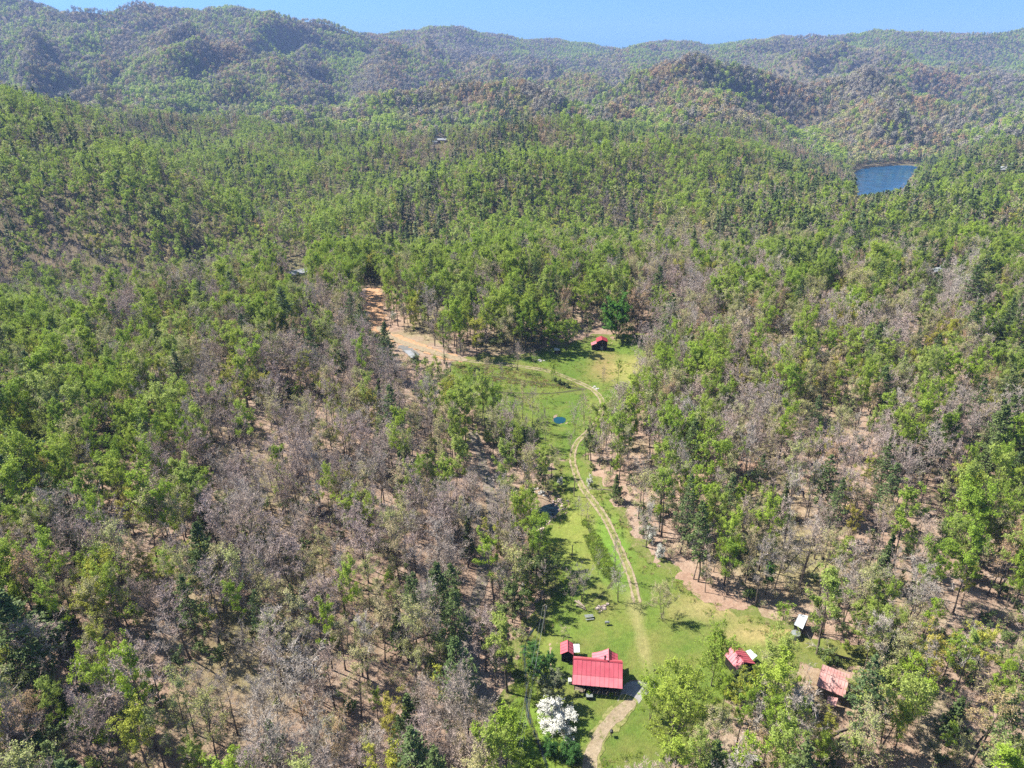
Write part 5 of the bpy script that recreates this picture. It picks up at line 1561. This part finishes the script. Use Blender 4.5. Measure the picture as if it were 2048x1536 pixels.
wb = MB(); wallq(wb, HP(xl + .35, yr + .01, 0), HP(xl + .35, ylr - .4, 0), z0 - .5, z0 + 3.2); wallq(wb, HP(xr - .35, ylr - .4, 0), HP(xr - .35, yr + .01, 0), z0 - .5, z0 + 3.1)
wallq(wb, HP(xl + .5, ylr - .401, 0), HP(xr - .5, ylr - .401, 0), z0 - .5, z0 + 3.1, apex=Vector((*(HP(xa, ylr - .401, 0).xy), z0 + 4.2))); sub(wb, 'wing_wall', DKW, t)
m = MB(); p = HP(-hw + .2, -run * .35, 0); m.box(p.x - 1.0, p.x - .35, p.y - .4, p.y + .6, z0 - .1, z0 + .9); sub(m, 'heat_pump', TRIMW, t)

def gable(name, label, cat, base, ridge, left, right, hr, hl, hrt, mat_l, mat_r, wallm, n=4, inset=.35, door=None, wins=0):
    """gabled building from the photographed ends of ridge and eaves: ridge/left/right = (near px, far px)"""
    zg = G(*base)[2]
    Rn, Rf = [atz(*p, zg + hr) for p in ridge]; Ln, Lf = [atz(*p, zg + hl) for p in left]; Tn, Tf = [atz(*p, zg + hrt) for p in right]
    c = (Rn + Rf) / 2; t = root(name, (c.x, c.y, zg), label, cat)
    # square the plan up on the ridge line
    uy_ = (Rf - Rn); uy_.z = 0; D = uy_.length; uy_.normalize(); ux_ = Vector((uy_.y, -uy_.x, 0))
    if (Tn - Ln).dot(ux_) < 0: ux_ = -ux_
    xl_ = (((Ln - Rn).dot(ux_)) + ((Lf - Rf).dot(ux_))) / 2; xr_ = (((Tn - Rn).dot(ux_)) + ((Tf - Rf).dot(ux_))) / 2
    def Q(x, y, z): return Vector((Rn.x, Rn.y, zg + z)) + ux_ * x + uy_ * y
    sheets(t, [(Q(0, 0, hr), Q(0, D, hr)), (Q(xl_, 0, hl), Q(xl_, D, hl))], n, mat_l)
    sheets(t, [(Q(0, D, hr), Q(0, 0, hr)), (Q(xr_, D, hrt), Q(xr_, 0, hrt))], n, mat_r)
    m = MB(); m.tube([Q(0, -.02, hr + .05), Q(0, D + .02, hr + .05)], .07, 6); sub(m, 'ridge_cap', mat_r, t)
    i = inset
    gl = hl + (hr - hl) * i / max(.1, abs(xl_)) - .14; gr = hrt + (hr - hrt) * i / max(.1, abs(xr_)) - .14
    wb = MB()
    wallq(wb, Q(xl_ + i, i, 0), Q(xr_ - i, i, 0), zg - .6, zg + gl, zg + gr, apex=Q(0, i, hr - .12))
    wallq(wb, Q(xr_ - i, D - i, 0), Q(xl_ + i, D - i, 0), zg - .6, zg + gr, zg + gl, apex=Q(0, D - i, hr - .12))
    wallq(wb, Q(xr_ - i, i + .16, 0), Q(xr_ - i, D - i - .16, 0), zg - .6, zg + gr - .05)
    wallq(wb, Q(xl_ + i, D - i - .16, 0), Q(xl_ + i, i + .16, 0), zg - .6, zg + gl - .05)
    sub(wb, 'wall', wallm, t)
    A_, B_ = Q(xl_ + i, i, 0), Q(xr_ - i, i, 0)
    if door:
        d = sub(onwall(MB(), A_, B_, door[0], door[1], zg + .02, zg + door[2], .02, .08), 'door', door[3], t)
        sub(onwall(MB(), A_, B_, door[1] - .04, door[1] - .02, zg + 1, zg + 1.15, .1, .05), 'handle', DARKM, d, top=t)
    for k in range(wins):
        u = .12 + k * .62; window(t, A_, B_, u, u + .14, zg + 1.1, zg + 1.9, .02)
    return t, Q, D, xl_, xr_, zg
def flat(name, label, cat, base, quad, h, mat, postm, slope=.25, n=3, walls=None):
    zg = G(*base)[2]
    P = [atz(*q, zg + h) for q in quad]     # far-left, far-right, near-right, near-left
    P[2].z -= slope; P[3].z -= slope
    c = sum(P, Vector()) / 4; t = root(name, (c.x, c.y, zg), label, cat)
    sheets(t, [(P[0], P[1]), (P[3], P[2])], n, mat)
    for q in P:
        m = MB(); e = lerp(q, c, .1); m.tube([(e.x, e.y, zg - .4), (e.x, e.y, min(q.z, e.z) - .09)], .06, 5); sub(m, 'post', postm, t)
    if walls:
        m = MB(); e = [lerp(q, c, .12) for q in P]
        for a, b in ((0, 3), (3, 2), (2, 1), (1, 0)): wallq(m, Vector((e[a].x, e[a].y, 0)), Vector((e[b].x, e[b].y, 0)), zg - .4, e[a].z - .1, e[b].z - .1, th=.1)
        sub(m, 'wall', walls, t)
    return t
gable('shed', 'small black shed with a red metal roof left of the main cabin', 'shed', (1134, 1318), ((1135.5, 1303), (1135, 1280)), ((1121, 1308), (1120, 1286)), ((1147.5, 1309), (1146.5, 1289)), 3.3, 2.35, 2.35, RED, RED, DKW, 4, .3, (.4, .62, 1.9, DARKM))
flat('lean_to', 'white metal lean-to roof on posts attached beside the small red shed', 'shelter', (1152, 1316), ((1145.5, 1288), (1158.5, 1288), (1159.5, 1304), (1146.5, 1304)), 2.35, WHT, DKW, .12, 2)
gable('second_cabin', 'smaller cabin with a red roof half hidden by green trees right of the main cabin', 'cabin', (1472, 1338), ((1489, 1325), (1461.5, 1293)), ((1469, 1337), (1446, 1303)), ((1505, 1319), (1478, 1291)), 4.3, 2.7, 2.7, RED2, RED, DKW, 7, .35, (.4, .6, 2.0, BRW))
flat('side_shelter', 'white roof panel shelter attached at the right of the second red-roofed cabin', 'shelter', (1505, 1325), ((1491.5, 1302), (1500, 1299), (1514.5, 1311), (1505, 1319)), 2.3, WHT, DKW, .1, 3)
gable('old_barn', 'old barn with a faded patchy pinkish roof among the bottom right trees', 'barn', (1660, 1395), ((1697, 1364), (1641, 1342)), ((1684, 1388), (1634, 1376)), ((1706, 1352), (1650, 1330)), 4.8, 2.8, 2.6, REDF, REDF, BRW, 9, .3)
flat('barn_annex', 'low annex roof of rusty sheets below the faded barn roof', 'shelter', (1664, 1415), ((1656, 1392), (1676, 1396), (1672, 1412), (1652, 1409)), 2.2, REDF, BRW, .3, 4)
flat('white_shed', 'small shed with a flat white roof at the wood edge by the grass field', 'shed', (1600, 1262), ((1598.5, 1228), (1616.5, 1232), (1605.5, 1257), (1588.5, 1247.5)), 2.7, WHT, DARKM, .2, 4, DKW)
tb, Q, D, xl_, xr_, zg = gable('barn', 'dark barn with a bright red roof standing in the upper meadow', 'barn', (1203, 700), ((1204.5, 679.5), (1202.5, 672)), ((1193, 684), (1192, 677)), ((1216, 683), (1214, 676)), 4.9, 3.9, 3.9, REDD, REDD, DKW, 5, .3, (.36, .62, 1.9, GREYM))
lt = [(Q(xl_ + .05, 0, 3.3), Q(xl_ + .05, D * .7, 3.3)), (Q(xl_ - 2.1, 0, 2.3), Q(xl_ - 2.1, D * .7, 2.3))]
sheets(tb, lt, 4, RED2, 'lean_to_sheet')
m = MB(); wallq(m, Q(xl_ - 1.8, .3, 0), Q(xl_ + .12, .3, 0), zg - .6, zg + 2.25, zg + 2.9); wallq(m, Q(xl_ - 1.8, D * .7 - .2, 0), Q(xl_ - 1.8, .46, 0), zg - .6, zg + 2.2); sub(m, 'lean_to_wall', DKW, tb)
for (zz, u0, u1, nm) in ((3.0, .42, .56, 'loft_door'),):
    sub(onwall(MB(), Q(xl_ + .3, .3, 0), Q(xr_ - .3, .3, 0), u0, u1, zg + zz, zg + zz + .8, .02, .05), nm, BRW, tb)
gable('long_house', 'long low building with a grey roof in the left woods', 'house', (597, 556), ((614.5, 536), (577, 545)), ((614.5, 544), (578, 552.5)), ((614, 531), (577, 539)), 3.6, 2.6, 2.6, GRYR, GRYR, GREYM, 8, .3)
flat('metal_shelter', 'low metal-roofed stand-in for the pale grey patch on the gravel pad below the clay road', 'shelter', (822, 716), ((808, 701), (820, 700), (834, 711), (822, 715)), 2.2, GRYR, DARKM, .2, 4)  # low metal roof on posts, standing in for a grey patch beside the clay
# dark green shed with a grey roller door
zg = G(78, 903)[2]
c0 = atz(78, 899, zg + .3); t = root('green_shed', (c0.x, c0.y, zg), 'dark green metal shed with a grey roller door at the left edge', 'shed')
m = MB(); P = [c0 + Vector(v) for v in ((-1.5, -1.2, 0), (1.3, -1.5, 0), (1.9, 1.2, 0), (-1.0, 1.5, 0))]
m.hexa([(p.x, p.y, zg - .3) for p in P] + [(p.x, p.y, zg + 2.4) for p in P]); sub(m, 'wall', GREENM, t)
m = MB(); m.prism([(P[0].x - .1, P[0].y - .1, zg + 2.42), (P[1].x + .1, P[1].y - .1, zg + 2.42), ((P[0].x + P[1].x) / 2, (P[0].y + P[1].y) / 2 - .1, zg + 3.0)], (P[3].x - P[0].x, P[3].y - P[0].y + .2, 0)); sub(m, 'roof', GREENM, t)
m = MB(); onwall(m, P[0], P[1], .38, .92, zg + .1, zg + 2.1, .02, .05); dd = sub(m, 'door', GREYM, t)
m = MB(); onwall(m, P[0], P[1], .62, .7, zg + .3, zg + .36, .08, .04); sub(m, 'handle', DARKM, dd, top=t)
# parked white car
g = G(236, 890); t = root('parked_car', g, 'white car parked among leafless trees at the end of the side track', 'car')
t.rotation_euler = (0, 0, R(12))
car = MB(); Lc, wc = 2.2, .88
car.prism([(-Lc, -wc, .35), (Lc, -wc, .35), (Lc, -wc, .75), (Lc * .95, -wc, .88), (.95, -wc, .98), (-2.0, -wc, 1.0), (-Lc, -wc, .85)], (0, 2 * wc, 0)); car.build('body', TRIMW, t)
gl_ = MB(); gl_.prism([(1.0, -.78, .99), (.35, -.70, 1.42), (-1.25, -.70, 1.45), (-1.8, -.78, 1.01)], (0, 1.5, 0)); gl_.build('window', GLS, t)
rf = MB(); rf.box(-1.22, .32, -.7, .82 - .1, 1.451, 1.50); rf.build('roof', TRIMW, t)
for x in (-1.35, 1.35):
    for y in (-.9, .72):
        w_ = MB(); w_.tube([(x, y, .33), (x, y + .2, .33)], .33, 14); ww = w_.build('wheel', RUBB, t)
        h_ = MB(); yy = y - .012 if y < 0 else y + .212; h_.tube([(x, yy - .01, .33), (x, yy + .01, .33)], .19, 10); h_.build('rim', GREYM, ww)
for y in (-.6, .6):
    h_ = MB(); h_.box(Lc - .01, Lc + .03, y - .18, y + .18, .62, .76); h_.build('headlight', GLS, t)
# far houses
def farhouse(px, py, w, d, h, label, wallm, roofm, rz=0, wins=3):
    g = G(px, py); t = root('far_house', g, label, 'house'); t.rotation_euler = (0, 0, rz)
    m = MB(); m.box(-w / 2, w / 2, -d / 2, d / 2, -2, h); m.build('wall', wallm, t)
    r_ = MB(); r_.prism([(-w / 2 - .4, -d / 2 - .5, h - .05), (-w / 2 - .4, d / 2 + .5, h - .05), (-w / 2 - .4, 0, h + d * .28)], (w + .8, 0, 0)); rr = r_.build('roof', roofm, t)
    c_ = MB(); c_.box(w * .2, w * .2 + .9, -.4, .5, h, h + d * .28 + 1.1); c_.build('chimney', GREYM, rr)
    for k in range(wins):
        x = -w / 2 + w * (k + .6) / (wins + .2)
        q = MB(); q.box(x - .7, x + .7, -d / 2 - .06, -d / 2 - .001, h * .35, h * .75); f = q.build('window', TRIMW, t)
        q = MB(); q.box(x - .55, x + .55, -d / 2 - .08, -d / 2 - .062, h * .38, h * .72); q.build('pane', GLS, f)
farhouse(884, 284, 11, 7, 2.8, 'dark far house with a pale front wall left of centre on the wooded plateau', DKW, GRYR)
farhouse(868, 287, 16, 4, 2.4, 'long low pale building just left of the dark far house', TRIMW, GRYR, wins=0)
farhouse(1200, 292, 13, 9, 4, 'dark far house with a small pale roof on the plateau right of centre', DKW, WHT)
farhouse(1226, 293, 9, 7, 3.2, 'small pale outbuilding right of the dark plateau house', GREYM, WHT, wins=1)
farhouse(2003, 344, 22, 10, 4, 'far house with a long pale grey roof right of the lake', GREYM, WHT, R(14))
farhouse(1872, 549, 7, 5, 2.6, 'small pale-roofed house in the right woods', TRIMW, WHT, R(10))
farhouse(2000, 252, 22, 12, 6, 'greenish far house on the hill above the lake at the right edge', GREYM, GREENM)
# pole and wires
def pole(px, py, h, name, label, cat):
    g = G(px, py); t = root(name, g, label, cat)
    m = MB(); m.tube([(0, 0, -.8), (0, 0, h)], [.15, .11], 8); m.build('shaft', POLEW, t)
    return t, g
t, gp = pole(1088.5, 1268, 8.8, 'utility_pole', 'wooden utility pole on the dark creek bank above the small red shed', 'utility pole')
m = MB(); m.tube([(.28, 0, 7.2), (.28, 0, 8.1)], .2, 10); m.build('transformer', GREYM, t)
m = MB(); m.box(-.5, .5, -.05, .05, 8.3, 8.42); m.build('crossarm', POLEW, t)
m = MB(); m.tube([(0, 0, 7.9), (2.6, .4, -.1)], .02, 4); m.build('guy_wire', DARKM, t)
for k, (dx, z) in enumerate(((-.4, 8.55), (.4, 8.55), (.0, 7.1))):
    e = atz(1006 + k * 9, 1610, gp[2] + 8.3)
    a = Vector((gp[0] + dx, gp[1], gp[2] + z)); P = []
    for i in range(15):
        u = i / 14; p = lerp(a, e, u); p.z -= 1.3 * 4 * u * (1 - u) * .5; P.append(p)
    m = MB(); m.tube(P, .022, 4); o = m.build('power_line', GREYM)
    tag(o, ['left overhead wire sagging from the utility pole to the bottom edge', 'right overhead wire sagging from the utility pole to the bottom edge', 'lower overhead cable between the two higher wires'][k], 'wire')
pole(1144, 1115, 4.0, 'lawn_pole', 'thin wooden pole standing alone in the lower meadow', 'pole')
pole(1148, 993, 6.5, 'thin_post', 'tall thin post at the narrow neck of the meadow beside the track', 'post')
# small things on the lawn
g = G(1178, 1237); t = root('picnic_table', g, 'grey-green picnic table on the upper lawn beside the brush pile', 'table'); t.rotation_euler = (0, 0, R(8))
m = MB()
for k in range(5): MB().box(-1, 1, -.4 + k * .165, -.4 + k * .165 + .15, .72, .76).build('table_board', GREYM, t)
for s_ in (-1, 1): MB().box(-1, 1, s_ * .72 - .13, s_ * .72 + .13, .43, .47).build('seat', GREYM, t)
for x in (-.75, .75): MB().prism([(x, -.8, 0), (x, -.7, 0), (x, -.2, .71), (x, -.3, .71)], (.08, 0, 0)).build('leg', GREYM, t); MB().prism([(x + .1, .8, 0), (x + .1, .7, 0), (x + .1, .2, .71), (x + .1, .3, .71)], (.08, 0, 0)).build('leg', GREYM, t)
g = G(1214, 1250); t = root('barrel_grill', g, 'grey barrel grill standing on the lawn above the cabin', 'grill')
MB().tube([(-.5, 0, .85), (.5, 0, .85)], .3, 10).build('drum', GREYM, t)
for x in (-.4, .4):
    for y in (-.2, .2): MB().tube([(x, y, 0), (x, y * .8, .65)], .03, 4).build('leg', DARKM, t)
MB().tube([(.3, 0, 1.1), (.3, 0, 1.7)], .06, 6).build('chimney', DARKM, t)
g = G(1178.5, 1397); t = root('wood_bin', g, 'dark slatted bin on the grass in front of the cabin', 'bin')
for k in range(5):
    MB().box(-.65, .65, -.4, -.36, k * .17, k * .17 + .15).build('slat', DARKM, t); MB().box(-.65, .65, .36, .4, k * .17, k * .17 + .15).build('slat', DARKM, t)
for s_ in (-1, 1): MB().box(s_ * .62 - .03, s_ * .62 + .03, -.355, .355, 0, .83).build('end_panel', DARKM, t)
MB().box(-.68, .68, -.43, .43, .86, .90).build('lid', GREYM, t)
g = G(1222.5, 1473); t = root('mailbox', g, 'dark box on a short post beside the driveway bend', 'mailbox')
MB().tube([(0, 0, 0), (0, 0, 1.1)], .06, 6).build('post', POLEW, t); MB().prism([(-.3, -.25, 1.1), (.3, -.25, 1.1), (.3, -.25, 1.45), (0, -.25, 1.65), (-.3, -.25, 1.45)], (0, .6, 0)).build('box', DARKM, t)
g = G(1590, 1275); t = root('round_tank', g, 'grey round tank beside the white-roofed shed', 'tank')
MB().tube([(0, 0, 0), (0, 0, 1.3)], 1.0, 20).build('drum', GREYM, t); MB().tube([(0, 0, 1.302), (0, 0, 1.5)], [1.0, .2], 20).build('lid', GREYM, t)
g = G(1114, 706); t = root('field_shelter', g, 'tiny dark shelter with a white top at the shaded meadow edge', 'shelter')
MB().box(-1, 1, -.8, .8, 0, 1.5).build('wall', DKW, t); MB().prism([(-1.15, -.95, 1.502), (1.15, -.95, 1.502), (1.15, -.95, 1.6), (-1.15, -.95, 2.0)], (0, 1.9, 0)).build('roof', WHT, t)
MB().box(-.4, .4, -.85, -.802, .1, 1.3).build('door', BRW, t)
random.seed(9)
def rock(name, mat, x, y, z, r, parent=None):
    mb = MB(); n = 7; rr = [r * random.uniform(.75, 1.2) for _ in range(n)]
    for (k, zz) in ((1.0, -.25), (1.05, .15), (.7, .5)):
        mb.pts([(x + rr[i] * k * math.cos(i * 6.283 / n), y + rr[i] * k * math.sin(i * 6.283 / n) * .8, z + zz * r * random.uniform(.9, 1.3)) for i in range(n)])
    mb.pts([(x, y, z + .6 * r)])
    for a in (0, n):
        for i in range(n): mb.f.append((a + i, a + (i + 1) % n, a + n + (i + 1) % n, a + n + i))
    for i in range(n): mb.f.append((2 * n + i, 2 * n + (i + 1) % n, 3 * n))
    return mb.build(name, mat, parent)
def stones(name, label, pix, n, r, mat, cat, width=.7, piece='stone'):
    P = smooth_open(Gpoly(pix), 2); g = G(*pix[len(pix) // 2]); t = root(name, g, label, cat)
    for i in range(n):
        u = (i + .5) / n * (len(P) - 1); k = int(u); p = P[k] + (P[min(k + 1, len(P) - 1)] - P[k]) * (u - k) + np.array([random.gauss(0, width), random.gauss(0, width)])
        o = rock(piece, mat, p[0], p[1], float(zat(p[0], p[1])) + .08, r * random.uniform(.6, 1.4), t); o.location = -t.location
    return t
stones('stone_edging', 'band of pinkish stones along the near bank of the long pond', [(1103, 1034), (1092, 1044), (1082, 1055), (1074, 1066), (1072, 1075)], 46, .42, STONE, 'stones')
stones('stone_bank', 'pinkish stones at the rounded right end of the long pond', [(1108, 1001), (1119, 1004), (1124, 1012), (1120, 1022)], 30, .34, STONE, 'stones')
stones('rock_pile', 'pale rocks strewn among tree trunks above the long pond', [(1066, 984), (1074, 982), (1084, 984)], 16, .45, STONEG, 'rocks', .9, 'rock')
stones('brush_heap', 'heap of pale stones and brush on the upper lawn', [(1195, 1220), (1201, 1217), (1208, 1215)], 16, .42, STONE, 'rubble', .5, 'rock')
stones('pale_rubble', 'pale boulders at the shaded edge of the upper meadow track', [(1076, 722), (1082, 721), (1088, 723)], 9, .45, STONEG, 'rocks', .5, 'rock')
stones('white_rubble', 'white boulders showing among trees in the right woods', [(1906, 1006), (1914, 1011), (1921, 1016)], 12, .6, TRIMW, 'rocks', .6, 'rock')
stones('spillway_rocks', 'pale rocks beside the track bend in the upper meadow', [(1186, 775), (1192, 777), (1197, 778)], 10, .35, STONEG, 'rocks', .5, 'rock')
for k, (a, b) in enumerate((((1150, 1203), (1164, 1213)), ((1156, 1203), (1170, 1217)), ((1153, 1212), (1172, 1221)))):
    A_, B_ = G(*a), G(*b); o = MB().tube([(A_[0], A_[1], A_[2] + .25 + k * .03), (B_[0], B_[1], B_[2] + .25)], [.24, .16], 7).build('log', POLEW)
    tag(o, ['uppermost of three weathered logs lying on the upper lawn', 'middle of three weathered logs lying on the upper lawn', 'lowest of three weathered logs lying on the upper lawn'][k], 'log')
A_, B_ = atz(1258, 1361, z0 + .15), atz(1289, 1361.5, z0 + .15)
tag(MB().tube([A_, B_], .15, 4).build('timber_edge', BRW), 'timber beam edging the top of the gravel apron beside the cabin', 'beam')
